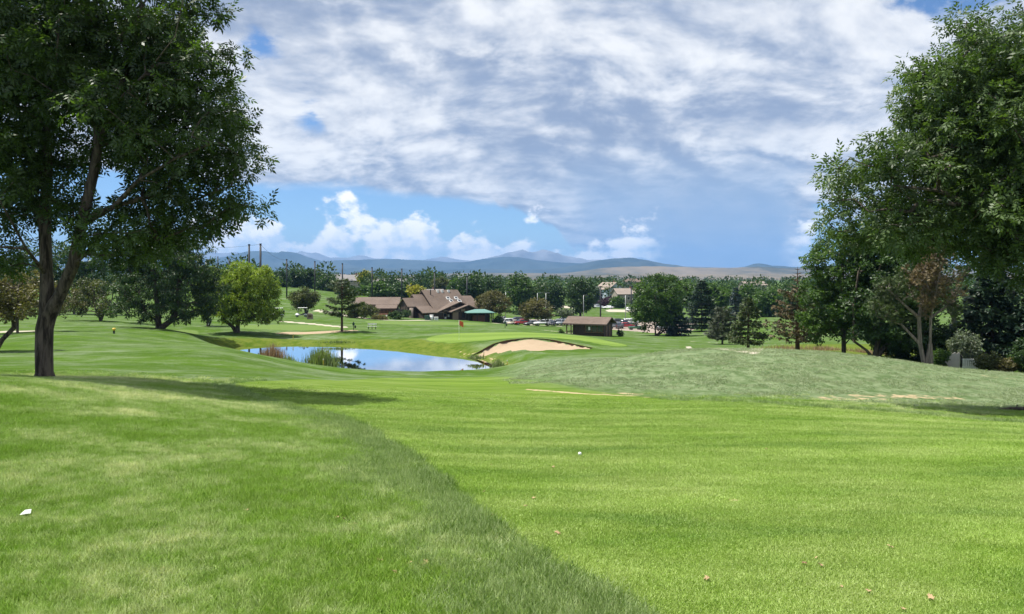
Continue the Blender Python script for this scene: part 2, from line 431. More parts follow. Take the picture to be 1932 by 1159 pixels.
def make_ground_mat():
    m, t, p = newmat('lawn')
    geo = t.nodes.new('ShaderNodeNewGeometry')
    pos = geo.outputs['Position']
    def at(n):
        a = t.nodes.new('ShaderNodeAttribute'); a.attribute_name = n; return V(t, a.outputs['Fac'])
    fair, green, sand, path, dirt, wild, mound, asph, tee, soil, band = (at(n) for n in ('fair', 'green', 'sand', 'path', 'dirt', 'wild', 'mound', 'asph', 'tee', 'soil', 'band'))
    nb = noise(t, pos, 2.2, 5, 0.65)
    e = (nb - 0.5)
    fair_s = (fair + e * 0.25).step(0.42, 0.58)
    green_s = green.step(0.35, 0.65)
    col, n_fin, n_mid, n_big = grass_colour(t, pos, fair_s, green_s)
    # silvery long rough on the mound
    mp = t.nodes.new('ShaderNodeMapping'); mp.inputs['Scale'].default_value = (1.0, 0.55, 1.0); t.links.new(pos, mp.inputs['Vector'])
    tuss = noise(t, mp.outputs[0], 2.4, 5, 0.68, 0.6)
    mcol = mixc(t, tuss.step(0.36, 0.64), (0.078, 0.122, 0.046), (0.175, 0.220, 0.118))
    col = mixc(t, mound.step(0.2, 0.8), col, mcol)
    sxyz = t.nodes.new('ShaderNodeSeparateXYZ'); t.links.new(pos, sxyz.inputs[0])
    wv = ((V(t, sxyz.outputs[1]) * 0.75 + V(t, sxyz.outputs[0]) * 0.12 + n_big * 3.0)._m('SINE') * 0.5 + 0.5)
    col = mixc(t, wv.step(0.3, 0.7) * band, col, mixc(t, 1.0, col, (1.28, 1.22, 1.35), 'MULTIPLY'))
    # clear-cut tee and practice strips
    col = mixc(t, tee.step(0.3, 0.7), col, mixc(t, n_mid, (0.115, 0.18, 0.045), (0.135, 0.19, 0.058)))
    # wild bank
    wcol = mixc(t, (n_mid * 0.6 + nb * 0.5).step(0.38, 0.68), (0.060, 0.105, 0.010), (0.125, 0.155, 0.028))
    col = mixc(t, wild.step(0.15, 0.85), col, wcol)
    dcol = mixc(t, nb, (0.30, 0.21, 0.12), (0.52, 0.42, 0.27))
    col = mixc(t, (dirt + e * 1.1).step(0.48, 0.62), col, dcol)
    scol = mixc(t, noise(t, pos, 1.1, 4, 0.6), (0.32, 0.240, 0.160), (0.41, 0.320, 0.225))
    col = mixc(t, (sand + e * 0.12).step(0.45, 0.55), col, scol)
    col = mixc(t, (soil + e * 0.8).step(0.25, 0.45), col, mixc(t, nb, (0.045, 0.028, 0.016), (0.12, 0.075, 0.042)))
    col = mixc(t, (path + e * 0.1).step(0.40, 0.6), col, mixc(t, nb, (0.38, 0.34, 0.27), (0.46, 0.42, 0.34)))
    col = mixc(t, (asph + e * 0.1).step(0.40, 0.6), col, mixc(t, nb, (0.27, 0.22, 0.19), (0.33, 0.275, 0.24)))
    # far away: tiny value variation of the mown turf
    col = mixc(t, 0.35, col, mixc(t, n_fin, (0.62, 0.66, 0.58), (1.0, 1.0, 1.0)), 'MULTIPLY')
    t.links.new(col, p.inputs['Base Color'])
    p.inputs['Roughness'].default_value = 0.95
    p.inputs['Specular IOR Level'].default_value = 0.02
    b = t.nodes.new('ShaderNodeBump'); b.inputs['Strength'].default_value = 0.55; b.inputs['Distance'].default_value = 0.05
    t.links.new((n_fin + tuss * 1.6 * mound).k, b.inputs['Height']); t.links.new(b.outputs[0], p.inputs['Normal'])
    return m
M_LAWN = make_ground_mat()

# ------------------------------------------------------------------ ground sheet, split into rough, fairway, green, bunkers, paths
FAIR = chaikin(hits([(1215, 1158), (1110, 1105), (1000, 1042), (905, 972), (850, 925), (805, 890), (755, 852), (700, 815), (640, 790), (560, 770), (490, 752), (440, 732), (446, 721), (560, 718), (700, 713),
                     (850, 711), (965, 710), (1010, 720), (1100, 735), (1230, 752), (1400, 760), (1560, 770), (1750, 783), (1932, 800)]) + [(16, 11.5), (12, 4), (9, -6), (2.2, -6), (1.25, 2.0)])
GREEN = chaikin(hits([(800, 641), (812, 636), (835, 631), (900, 628), (960, 627), (1020, 628.5), (1080, 632.5), (1130, 640), (1180, 650), (1186, 654), (1150, 653), (1100, 643), (1060, 638.5), (1000, 636.5), (950, 639), (905, 643.5), (866, 647.5), (822, 646)]))
STRIP = chaikin(hits([(512, 629), (540, 626.5), (600, 625), (640, 624), (692, 623.5), (640, 628), (590, 630.5), (545, 631.5)]), 1)
TEES = [chaikin(hits(q), 1) for q in ([(412, 616), (470, 613), (560, 612), (660, 617), (640, 622), (560, 623), (450, 620)], [(690, 605), (800, 607), (900, 610), (930, 613), (860, 614), (740, 612), (690, 609)],
                                      [(268, 621), (330, 621), (386, 624), (340, 625.5), (280, 624)])]
PATHS = [(hits([(536, 607), (585, 611), (650, 617.5)]), 0.9), (hits([(1298, 654), (1350, 658), (1392, 662), (1420, 667)]) + [pY(1465, 70)], 0.30), (hits([(1275, 643), (1330, 646), (1420, 650), (1480, 650)]), 0.2),
         (hits([(0, 626), (66, 625)]) + [pY(-300, 78)], 0.9), (hits([(600, 586), (660, 597), (710, 603), (745, 605), (800, 604.5)]), 1.5), (hits([(1025, 623), (1060, 627), (1082, 630)]), 0.6),
         (hits([(1722, 692), (1745, 694)]), 0.15), (hits([(930, 610), (1000, 613), (1060, 616), (1080, 617)]), 0.8)]
ASPH = [chaikin(hits([(925, 604), (945, 600), (1000, 602), (1080, 604), (1120, 604), (1180, 605), (1240, 607), (1330, 609), (1300, 628), (1240, 630), (1195, 625), (1150, 622), (1080, 613), (1000, 610.5), (940, 608)]), 1)]
ROADS = [[pY(560, 330), pY(900, 322), pY(1060, 318), pY(1150, 300), pY(1215, 292), pY(1330, 285), pY(1700, 275)]]
DIRT = [(hits([(1000, 735), (1060, 740), (1115, 744), (1180, 747)]), 0.30, 0.75), (hits([(1150, 741), (1200, 744)]), 0.35, 0.62), (hits([(1180, 747), (1300, 754), (1420, 757), (1560, 766), (1700, 773), (1850, 785), (1932, 795)]) + [(17, 13)], 0.28, 0.62),
        (hits([(1560, 752), (1640, 749), (1730, 748), (1800, 752)]), 0.7, 0.56), (hits([(1700, 770), (1800, 778), (1932, 788)]), 0.5, 0.6), (hits([(530, 769), (565, 770)]), 0.2, 0.7), (hits([(85, 719), (120, 722)]), 0.35, 0.65),
        (hits([(1270, 876), (1284, 880)]), 0.06, 0.75), (hits([(1366, 940), (1392, 946)]), 0.05, 0.7), (hits([(1150, 858), (1180, 862)]), 0.08, 0.55), (hits([(620, 978), (650, 985), (690, 995)]), 0.06, 0.62), (hits([(1860, 710), (1932, 716)]), 0.9, 0.5)]
WILD = [chaikin([pY(380, 97), pY(600, 103.5), pY(760, 98), pY(850, 92), pY(905, 84), pY(960, 76), pY(985, 70), pY(945, 66), pY(800, 65.5), pY(560, 67), pY(400, 84)], 1),
        chaikin([pY(1430, 68), pY(1430, 92), pY(1560, 100), pY(1740, 90), pY(1760, 56), pY(1620, 57), pY(1500, 62)], 1)]
MOUND = chaikin(hits([(955, 706), (985, 690)]) + [pY(1000, 66), pY(1150, 62), pY(1300, 54), pY(1500, 54), pY(1700, 47), pY(1932, 47), pY(2300, 45), pY(2300, 21)] + hits([(1932, 782), (1750, 768), (1500, 752), (1300, 745), (1150, 738), (1040, 722), (990, 712)]), 1)

def build_ground():
    s = np.concatenate([np.geomspace(2.0, 260, 390), np.geomspace(272, 18010, 70)])
    u = np.concatenate([np.linspace(-1900, -40, 34), np.linspace(-30, 1962, 330), np.linspace(1975, 3830, 34)])
    U, S = np.meshgrid((u - CX) / F, s)
    X = U * S; Y = S - 10.0
    Z = height(X, Y)
    nr, nc = X.shape
    verts = np.stack([X, Y, Z], -1).reshape(-1, 3)
    idx = np.arange(nr * nc).reshape(nr, nc)
    faces = np.stack([idx[:-1, :-1], idx[:-1, 1:], idx[1:, 1:], idx[1:, :-1]], -1).reshape(-1, 4)
    # smooth normals of the whole sheet
    dzy, dzx = np.empty_like(Z), np.empty_like(Z)
    P3 = np.stack([X, Y, Z], -1)
    tu = np.gradient(P3, axis=1); tv = np.gradient(P3, axis=0)
    N = np.cross(tu, tv); N /= np.linalg.norm(N, axis=-1, keepdims=True)
    N = N.reshape(-1, 3)
    Xf, Yf = X.ravel(), Y.ravel()
    A = {k: np.zeros(len(Xf)) for k in ('fair', 'green', 'sand', 'path', 'dirt', 'wild', 'mound', 'asph', 'tee', 'soil', 'band')}
    def soft(pts, w):   # 1 inside, 0.5 on the outline
        return np.clip(0.5 - sdf(Xf, Yf, pts) / w, 0, 1)
    px = Yf * 0.0035 + 0.05           # width of about two picture points
    A['fair'] = soft(FAIR, 0.5)
    A['green'] = soft(GREEN, 0.7)
    A['sand'] = np.maximum(soft(_BUNK, 0.6), soft(STRIP, 0.7))
    for q in TEES: A['tee'] = np.maximum(A['tee'], soft(q, 1.0))
    for q, w in PATHS:
        d, _ = seg_dist(Xf, Yf, q, False); A['path'] = np.maximum(A['path'], np.clip(0.5 - (d - w) / 0.6, 0, 1))
    for q in ROADS:
        d, _ = seg_dist(Xf, Yf, q, False); A['path'] = np.maximum(A['path'], np.clip(0.5 - (d - 3.4) / 1.5, 0, 1))
    for q in ASPH: A['asph'] = np.maximum(A['asph'], soft(q, 1.0))
    for q, w, k in DIRT:
        d, _ = seg_dist(Xf, Yf, q, False); A['dirt'] = np.maximum(A['dirt'], k * (1 - sstep(0.1 * w, 2.2 * w, d)))
    for q in WILD: A['wild'] = np.maximum(A['wild'], np.clip(0.5 - sdf(Xf, Yf, q) / 4.0, 0, 1))
    A['wild'] = np.maximum(A['wild'], sstep(320, 420, Yf) * 0.4)
    A['mound'] = np.clip(0.5 - sdf(Xf, Yf, MOUND) / 7.0, 0, 1)
    A['wild'] *= 1 - A['green']
    sp_ = sdf(Xf, Yf, POND)
    A['dirt'] = np.maximum(A['dirt'], 0.47 * (Xf > -6) * (1 - sstep(0.3, 1.1, np.abs(sp_ - 0.4))) * (Yf > 60) * (Yf < 110))
    A['band'] = sstep(18, 40, Yf) * (1 - sstep(220, 300, Yf)) * (1 - A['mound']) * 0.8
    fm = {k: v[faces].mean(1) for k, v in A.items()}
    far_road = (np.abs(verts[faces][:, :, 1].mean(1)) > 255) & (fm['path'] > 0.5)
    cls = np.zeros(len(faces), int)
    cls[fm['fair'] > 0.5] = 1
    cls[fm['green'] > 0.5] = 2
    cls[fm['sand'] > 0.5] = 3
    cls[fm['path'] > 0.5] = 4
    cls[fm['asph'] > 0.5] = 5
    cls[far_road] = 6
    names = ['ground', 'fairway', 'putting_green', 'bunker', 'cart_path', 'parking_lot', 'road']
    for k, nm in enumerate(names):
        fk = faces[cls == k]
        if not len(fk): continue
        uq, inv = np.unique(fk, return_inverse=True)
        me = np_mesh(nm, verts[uq], inv.reshape(-1, 4), M_LAWN, True, {a: v[uq] for a, v in A.items()})
        me.normals_split_custom_set_from_vertices([tuple(n) for n in N[uq]])
        tag(link(bpy.data.objects.new(nm, me)), kind='structure')
build_ground()

# ------------------------------------------------------------------ broken turf lip along the back of the bunker
def bunker_lip():
    back = [q for q in _BUNK if True]
    seq = chaikin([pY(*q) for q in [(884, 81.9), (905, 83.0), (925, 83.7), (965, 85.3), (1010, 85.75), (1050, 85.1), (1088, 83.1), (1122, 80.9)]], 2, False)
    seg = np.r_[0, np.cumsum(np.hypot(*np.diff(seq, axis=0).T))]
    t_ = np.arange(0, seg[-1], 0.16)
    x, y = np.interp(t_, seg, seq[:, 0]), np.interp(t_, seg, seq[:, 1])
    jag = 0.10 * vnoise(t_, t_ * 0 + 3.1, 0.9, 31) + 0.07 * vnoise(t_, t_ * 0 + 1.7, 0.3, 32)
    y0 = y - 0.10 + jag * 1.6
    zt = height(x, y + 0.35) + 0.03
    amp = sstep(0, 2.5, t_) * sstep(0, 2.5, seg[-1] - t_)
    drop = (0.09 + 0.13 * np.clip(vnoise(t_, t_ * 0 + 9.3, 1.3, 33) + 0.3, 0, 1.3) + 0.05 * vnoise(t_, t_ * 0, 0.35, 34)) * amp + 0.03
    rows = [np.stack([x, y0 + 0.55, zt - 0.02], -1), np.stack([x, y0 + 0.02, zt + 0.02 + jag * .3], -1), np.stack([x, y0 - 0.05, zt - 0.05], -1), np.stack([x, y0 + 0.06, zt - 0.06 - drop * .5], -1), np.stack([x, y0 + 0.02, zt - 0.10 - drop], -1)]
    v = np.stack(rows, 0); nr, nc = v.shape[:2]
    ii = np.arange(nr * nc).reshape(nr, nc)
    for nm, r0, r1, mat in (('bunker_turf_edge', 0, 2, M_TURF), ('bunker_soil_face', 2, 4, M_SOIL)):
        f = np.stack([ii[r0:r1, :-1], ii[r0 + 1:r1 + 1, :-1], ii[r0 + 1:r1 + 1, 1:], ii[r0:r1, 1:]], -1).reshape(-1, 4)
        tag(link(bpy.data.objects.new(nm, np_mesh(nm, v.reshape(-1, 3), f, mat, True))), kind='structure')
M_SOIL = plain('dark_soil', (0.075, 0.045, 0.026), 0.95, var=0.45, scale=4, bump=0.5)
M_TURF = plain('turf_edge', (0.085, 0.130, 0.022), 0.9, var=0.3, scale=3)
bunker_lip()

# ------------------------------------------------------------------ pond water
def build_pond():
    m, t, p = newmat('pond_water')
    p.inputs['Base Color'].default_value = (0.030, 0.040, 0.035, 1)
    p.inputs['Roughness'].default_value = 0.3
    geo = t.nodes.new('ShaderNodeNewGeometry')
    n = noise(t, geo.outputs['Position'], 2.6, 3, 0.5)
    n2 = noise(t, geo.outputs['Position'], 0.35, 2, 0.5)
    b = t.nodes.new('ShaderNodeBump'); b.inputs['Strength'].default_value = 0.035; b.inputs['Distance'].default_value = 0.05
    t.links.new((n * (n2 - 0.3)).k, b.inputs['Height'])
    g = t.nodes.new('ShaderNodeBsdfGlossy'); g.inputs['Roughness'].default_value = 0.02; g.inputs['Color'].default_value = (1, 1, 1, 1); t.links.new(b.outputs[0], g.inputs['Normal'])
    lw = t.nodes.new('ShaderNodeFresnel'); lw.inputs['IOR'].default_value = 2.2
    mx = t.nodes.new('ShaderNodeMixShader'); t.links.new(lw.outputs[0], mx.inputs[0]); t.links.new(p.outputs[0], mx.inputs[1]); t.links.new(g.outputs[0], mx.inputs[2])
    t.links.new(mx.outputs[0], t.nodes['Material Output'].inputs['Surface'])
    c = POND.mean(0); big = c + (POND - c) * 1.10
    me = bpy.data.meshes.new('pond_water'); me.from_pydata([(x, y, WATER) for x, y in big], [], [tuple(range(len(big)))])
    me.materials.append(m)
    o = link(bpy.data.objects.new('pond_water', me)); tag(o, kind='structure')
build_pond()

# ------------------------------------------------------------------ mountains and foothills
def make_rock_mat(name, dark, light, scale, rough=0.95, snow=0.0):
    m, t, p = newmat(name)
    geo = t.nodes.new('ShaderNodeNewGeometry')
    mp = t.nodes.new('ShaderNodeMapping'); mp.inputs['Scale'].default_value = (scale, scale * 0.5, scale * 3); t.links.new(geo.outputs['Position'], mp.inputs['Vector'])
    n = noise(t, mp.outputs[0], 1.0, 6, 0.62)
    n2 = noise(t, mp.outputs[0], 0.22, 3, 0.5)
    c = mixc(t, (n * 0.55 + n2 * 0.6).step(0.40, 0.72), dark, light)
    if snow:
        sp = t.nodes.new('ShaderNodeSeparateXYZ'); t.links.new(geo.outputs['Position'], sp.inputs[0])
        sfac = (V(t, sp.outputs[2])).step(snow, snow + 90) * n.step(0.58, 0.66)
        c = mixc(t, sfac * 0.8, c, (0.8, 0.82, 0.85))
    t.links.new(c, p.inputs['Base Color'])
    p.inputs['Roughness'].default_value = rough; p.inputs['Specular IOR Level'].default_value = 0.1
    return m
def ridge(name, D, prof, mat, depth, seed, label=None, rug=0.34, x0=-900, x1=2900):
    """a range with the skyline of the photograph, real slopes in front and behind"""
    prof = np.array(prof, float)
    px = np.linspace(x0, x1, 420)
    top = EYE + (HOR - np.interp(px, prof[:, 0], prof[:, 1])) / F * D
    X0 = (px - CX) / F * D
    base = -14.0
    tt = np.linspace(-1, 1, 33)                       # -1 front foot, 0 crest, 1 back foot
    V_, idx = [], None
    Xg = np.repeat(X0[None], len(tt), 0); Tg = np.repeat(tt[:, None], len(px), 1)
    Yg = D + Tg * depth
    h = np.maximum(top - base, 6.0)
    fall = (1 - np.abs(Tg)) ** 1.15
    gul = 0.5 * vnoise(Xg, Yg * 0.35, depth * 0.22, seed) + 0.3 * vnoise(Xg, Yg * 0.4, depth * 0.09, seed + 1) + 0.2 * vnoise(Xg, Yg * 0.6, depth * 0.04, seed + 2)
    shape = np.clip(fall + gul * rug * 2.2 * np.abs(Tg) ** 0.6 * (1 - np.abs(Tg)) * 2.0, 0, 0.995)
    shape = np.where(np.abs(Tg) < 1e-6, 1.0, shape)
    jag = vnoise(px, px * 0 + 7.3, 9.0, seed + 5) * 0.5 + vnoise(px, px * 0 + 1.3, 3.5, seed + 6) * 0.35
    hh = h * (1 + jag * 0.03)
    Zg = base + hh[None] * shape
    verts = np.stack([Xg, Yg, Zg], -1).reshape(-1, 3)
    ii = np.arange(verts.shape[0]).reshape(len(tt), len(px))
    faces = np.stack([ii[:-1, :-1], ii[:-1, 1:], ii[1:, 1:], ii[1:, :-1]], -1).reshape(-1, 4)
    o = link(bpy.data.objects.new(name, np_mesh(name, verts, faces, mat, True)))
    tag(o, kind='structure')
M_TAN = make_rock_mat('dry_foothill_grass', (0.040, 0.050, 0.040), (0.165, 0.136, 0.098), 0.0075)
M_FOR = make_rock_mat('forested_slope', (0.016, 0.030, 0.032), (0.048, 0.064, 0.060), 0.003)
M_ROCK = make_rock_mat('alpine_rock', (0.10, 0.10, 0.105), (0.22, 0.21, 0.21), 0.003, snow=400)
ridge('foothills', 4300, [(-900, 512), (300, 516), (600, 521), (760, 520), (840, 517), (900, 515), (1000, 515.5), (1060, 516), (1090, 513), (1140, 505.5), (1190, 502.5), (1260, 504.5), (1330, 505.5), (1380, 506), (1430, 503), (1480, 506), (1560, 505), (1700, 508), (1932, 505), (2900, 508)], M_TAN, 1100, 11, rug=0.34)
ridge('lower_foothills', 3000, [(-900, 520), (700, 523), (880, 521.5), (960, 519), (1060, 519), (1110, 518), (1180, 516.5), (1260, 518), (1330, 518), (1420, 516), (1500, 517), (1700, 516), (2900, 519)], M_TAN, 620, 23, rug=0.38)
ridge('forested_dome_mountain', 7400, [(-900, 505), (300, 506), (520, 510), (600, 508), (680, 505), (760, 507), (830, 510), (900, 507), (980, 509), (1040, 508), (1075, 502), (1110, 495), (1150, 488.5), (1190, 486), (1220, 491), (1260, 499.5), (1300, 506.5), (1380, 507), (1405, 503), (1428, 496.5), (1446, 499), (1475, 505), (1560, 503), (1700, 500), (2900, 503)], M_FOR, 1700, 31)
ridge('middle_mountains', 9600, [(-900, 492), (200, 492), (380, 491), (420, 485.5), (450, 478), (475, 473.5), (490, 473), (515, 477), (545, 475), (560, 478), (585, 487), (612, 494), (650, 492), (690, 490), (735, 488.5), (780, 490.5), (840, 494.5), (880, 495), (910, 489), (950, 484.5), (985, 486.5), (1020, 492), (1070, 496), (1110, 497), (1200, 500), (1400, 507), (2900, 500)], M_FOR, 1900, 47)
ridge('twin_peak_mountain', 13200, [(-900, 500), (700, 499), (880, 493.5), (915, 488), (940, 483.5), (962, 477), (985, 471), (999, 476.5), (1010, 476.5), (1024, 470), (1042, 475.5), (1060, 482), (1085, 487), (1108, 491), (1125, 489.5), (1150, 493), (1300, 505), (2900, 504)], M_ROCK, 1700, 53)
ridge('far_pale_mountains', 15600, [(-900, 482), (300, 480), (350, 477), (392, 474), (420, 478.5), (440, 475.5), (470, 480), (535, 483), (571, 473), (584, 478.5), (597, 476.5), (622, 486), (655, 487), (682, 481), (705, 487.5), (780, 494), (838, 484), (862, 490), (920, 495), (1100, 498), (1400, 505), (2900, 500)], M_ROCK, 1600, 61)

# ------------------------------------------------------------------ haze: the air between here and the mountains
def build_haze():
    m = bpy.data.materials.new('air'); m.use_nodes = True
    t = m.node_tree; t.nodes.clear()
    out = t.nodes.new('ShaderNodeOutputMaterial'); pv = t.nodes.new('ShaderNodeVolumePrincipled')
    pv.inputs['Color'].default_value = (0.25, 0.50, 0.92, 1)
    pv.inputs['Density'].default_value = 0.75e-4
    pv.inputs['Anisotropy'].default_value = 0.0
    t.links.new(pv.outputs[0], out.inputs['Volume'])
    b = MB().box(-30500, -400, -19.0, 30500, 18200, 620)
    o = b.build('haze', m); tag(o, 'thin blue summer haze filling the air over the plain', 'haze', kind='stuff')
build_haze()

# ------------------------------------------------------------------ trees
def leaf_mat(name, dark, light, trans=0.30, gloss=0.35, tcol=None):
    m, t, p = newmat(name)
    a = t.nodes.new('ShaderNodeAttribute'); a.attribute_name = 'tint'
    c = mixc(t, V(t, a.outputs['Fac']), dark, light)
    t.links.new(c, p.inputs['Base Color'])
    p.inputs['Roughness'].default_value = 0.50; p.inputs['Specular IOR Level'].default_value = gloss
    tr = t.nodes.new('ShaderNodeBsdfTranslucent')
    tcm = mixc(t, 1.0, c, tcol or (1.5, 1.7, 0.55), 'MULTIPLY'); t.links.new(tcm, tr.inputs['Color'])
    mx = t.nodes.new('ShaderNodeMixShader'); mx.inputs[0].default_value = trans
    t.links.new(p.outputs[0], mx.inputs[1]); t.links.new(tr.outputs[0], mx.inputs[2])
    t.links.new(mx.outputs[0], t.nodes['Material Output'].inputs['Surface'])
    return m
def bark_mat(name, dark, light, sc=9.0):
    m, t, p = newmat(name)
    tc = t.nodes.new('ShaderNodeTexCoord')
    mp = t.nodes.new('ShaderNodeMapping'); mp.inputs['Scale'].default_value = (sc, sc, sc * 0.16); t.links.new(tc.outputs['Object'], mp.inputs['Vector'])
    n = noise(t, mp.outputs[0], 1.0, 5, 0.65, 0.4)
    t.links.new(mixc(t, n.step(0.35, 0.66), dark, light), p.inputs['Base Color'])
    p.inputs['Roughness'].default_value = 0.9; p.inputs['Specular IOR Level'].default_value = 0.2
    b = t.nodes.new('ShaderNodeBump'); b.inputs['Strength'].default_value = 0.9; b.inputs['Distance'].default_value = 0.03
    t.links.new(n.k, b.inputs['Height']); t.links.new(b.outputs[0], p.inputs['Normal'])
    return m
BARK = bark_mat('ridged_dark_bark', (0.030, 0.024, 0.020), (0.135, 0.110, 0.088))
BARK_G = bark_mat('weathered_grey_bark', (0.10, 0.085, 0.07), (0.26, 0.22, 0.18))
BARK_R = bark_mat('reddish_brown_bark', (0.050, 0.030, 0.020), (0.15, 0.095, 0.06))
L_ASH = leaf_mat('ash_leaves', (0.018, 0.038, 0.010), (0.075, 0.125, 0.030), 0.34, 0.5)
L_ASHR = leaf_mat('pale_backed_ash_leaves', (0.024, 0.048, 0.012), (0.100, 0.155, 0.048), 0.28, 0.38)
L_MID = leaf_mat('green_leaves', (0.030, 0.065, 0.014), (0.085, 0.150, 0.028), 0.30, 0.35)
L_DARK = leaf_mat('dark_green_leaves', (0.018, 0.042, 0.012), (0.052, 0.098, 0.022), 0.25, 0.35)
L_WILLOW = leaf_mat('willow_leaves', (0.080, 0.145, 0.014), (0.270, 0.330, 0.040), 0.34, 0.3)
L_OLIVE = leaf_mat('olive_brown_leaves', (0.060, 0.062, 0.022), (0.150, 0.130, 0.050), 0.28, 0.3)
L_OLIVEG = leaf_mat('dull_olive_leaves', (0.045, 0.060, 0.020), (0.105, 0.115, 0.042), 0.28, 0.3)
L_SAGE = leaf_mat('grey_green_leaves', (0.070, 0.095, 0.060), (0.190, 0.220, 0.140), 0.2, 0.4)
L_YEL = leaf_mat('yellow_green_leaves', (0.16, 0.17, 0.02), (0.36, 0.32, 0.04), 0.3, 0.3)
L_PURP = leaf_mat('purple_leaves', (0.030, 0.016, 0.024), (0.070, 0.035, 0.050), 0.2, 0.3, (1.2, 0.8, 1.0))
N_SPR = leaf_mat('spruce_needles', (0.014, 0.032, 0.018), (0.042, 0.075, 0.042), 0.08, 0.3)
N_BLUE = leaf_mat('blue_spruce_needles', (0.020, 0.040, 0.042), (0.062, 0.095, 0.095), 0.08, 0.35)
N_PINE = leaf_mat('pine_needles', (0.035, 0.058, 0.018), (0.095, 0.130, 0.045), 0.12, 0.3)
N_GREY = leaf_mat('grey_pine_needles', (0.045, 0.058, 0.035), (0.105, 0.125, 0.080), 0.12, 0.3)
N_BROWN = leaf_mat('dead_brown_needles', (0.075, 0.060, 0.028), (0.190, 0.145, 0.070), 0.12, 0.3, (1.3, 1.1, 0.7))
L_FAR = leaf_mat('far_foliage', (0.020, 0.042, 0.012), (0.070, 0.115, 0.028), 0.2, 0.08)
L_REED = leaf_mat('reed_blades', (0.085, 0.135, 0.036), (0.24, 0.29, 0.12), 0.25, 0.4)
L_DRYR = leaf_mat('dry_reed_blades', (0.20, 0.13, 0.07), (0.40, 0.30, 0.18), 0.2, 0.3, (1.2, 1.0, 0.7))

def leaflet(base, d, n, L, W):
    """diamond leaf"""
    base, d, n = np.array(base, float), np.array(d, float), np.array(n, float)
    return [base, base + d * L * 0.45 + n * W * 0.5, base + d * L, base + d * L * 0.45 - n * W * 0.5]
def tpl(quads):
    v = np.array([p for q in quads for p in q], float)
    return v, np.arange(len(v)).reshape(-1, 4)
# a pinnate leaf along +x with five leaflets; leaf spray; hanging strand; needle tuft
T_ASH = tpl([leaflet((0.30, 0, 0), (0.5, 0.86, -0.15), (0.86, -0.5, 0.25), 0.55, 0.22), leaflet((0.30, 0, 0), (0.5, -0.86, -0.15), (0.86, 0.5, 0.25), 0.55, 0.22),
             leaflet((0.62, 0, -0.03), (0.62, 0.78, -0.22), (0.78, -0.62, 0.2), 0.52, 0.21), leaflet((0.62, 0, -0.03), (0.62, -0.78, -0.22), (0.78, 0.62, 0.2), 0.52, 0.21),
             leaflet((0.78, 0, -0.05), (1, 0, -0.35), (0, 1, 0), 0.60, 0.24)])
T_SPRAY = tpl([leaflet((0, 0, 0), (0.95, 0.25, -0.1), (0.2, 0.8, 0.5), 1.0, 0.50), leaflet((0.1, 0, 0), (0.3, 0.9, 0.1), (0.8, -0.2, 0.5), 0.85, 0.45), leaflet((0, 0, 0.05), (0.35, -0.85, 0.15), (0.7, 0.3, -0.6), 0.85, 0.45)])
T_STRAND = tpl([leaflet((0, 0, 0), (0.25, 0.05, -1), (0.3, 0.9, 0), 1.1, 0.26), leaflet((0.1, 0.1, 0), (0.4, 0.3, -0.8), (0.8, -0.5, 0.1), 0.9, 0.24), leaflet((0, -0.1, 0), (0.5, -0.4, -0.55), (0.4, 0.8, 0.1), 0.8, 0.24)])
T_FLAT = tpl([leaflet((0, 0, 0), (1, 0.1, 0), (0, 1, 0.15), 1.0, 0.62)])
def _tuft(k, seed, spread=0.9, W=0.07):
    r = np.random.default_rng(seed); q = []
    for i in range(k):
        a = 2 * math.pi * i / k + r.uniform(-.3, .3); c = r.uniform(0.15, 1) * spread
        d = np.array([1.0, math.cos(a) * c, math.sin(a) * c]); d /= np.linalg.norm(d)
        n = np.cross(d, [0.3, 0.5, 0.8]); n /= np.linalg.norm(n)
        q.append(leaflet((0, 0, 0), d, n, r.uniform(0.8, 1.1), W))
    return tpl(q)
T_NEEDLE = _tuft(9, 3, 0.95, 0.11)
T_BOUGH = _tuft(5, 5, 0.75, 0.30)

def frames(d, rng):
    """rotation matrices whose x axis is d"""
    d = d / np.linalg.norm(d, axis=1, keepdims=True)
    up = rng.normal(size=d.shape) * 0.55 + np.array([0, 0, 1.0])
    y = np.cross(up, d); y /= np.linalg.norm(y, axis=1, keepdims=True) + 1e-9
    z = np.cross(d, y)
    return np.stack([d, y, z], -1)
def scatter_mesh(name, T, pos, d, size, tint, mat, rng):
    tv, tf = T
    Rm = frames(d, rng)
    v = np.einsum('nij,kj->nki', Rm, tv) * size[:, None, None] + pos[:, None]
    n, k = v.shape[:2]
    f = (tf[None] + (np.arange(n) * k)[:, None, None]).reshape(-1, 4)
    return np_mesh(name, v.reshape(-1, 3), f, mat, False, {'tint': np.repeat(np.clip(tint, 0, 1), k)})
def ball(rng, n, p=0.45):
    d = rng.normal(size=(n, 3)); d /= np.linalg.norm(d, axis=1, keepdims=True)
    return d * (rng.random(n) ** p)[:, None]

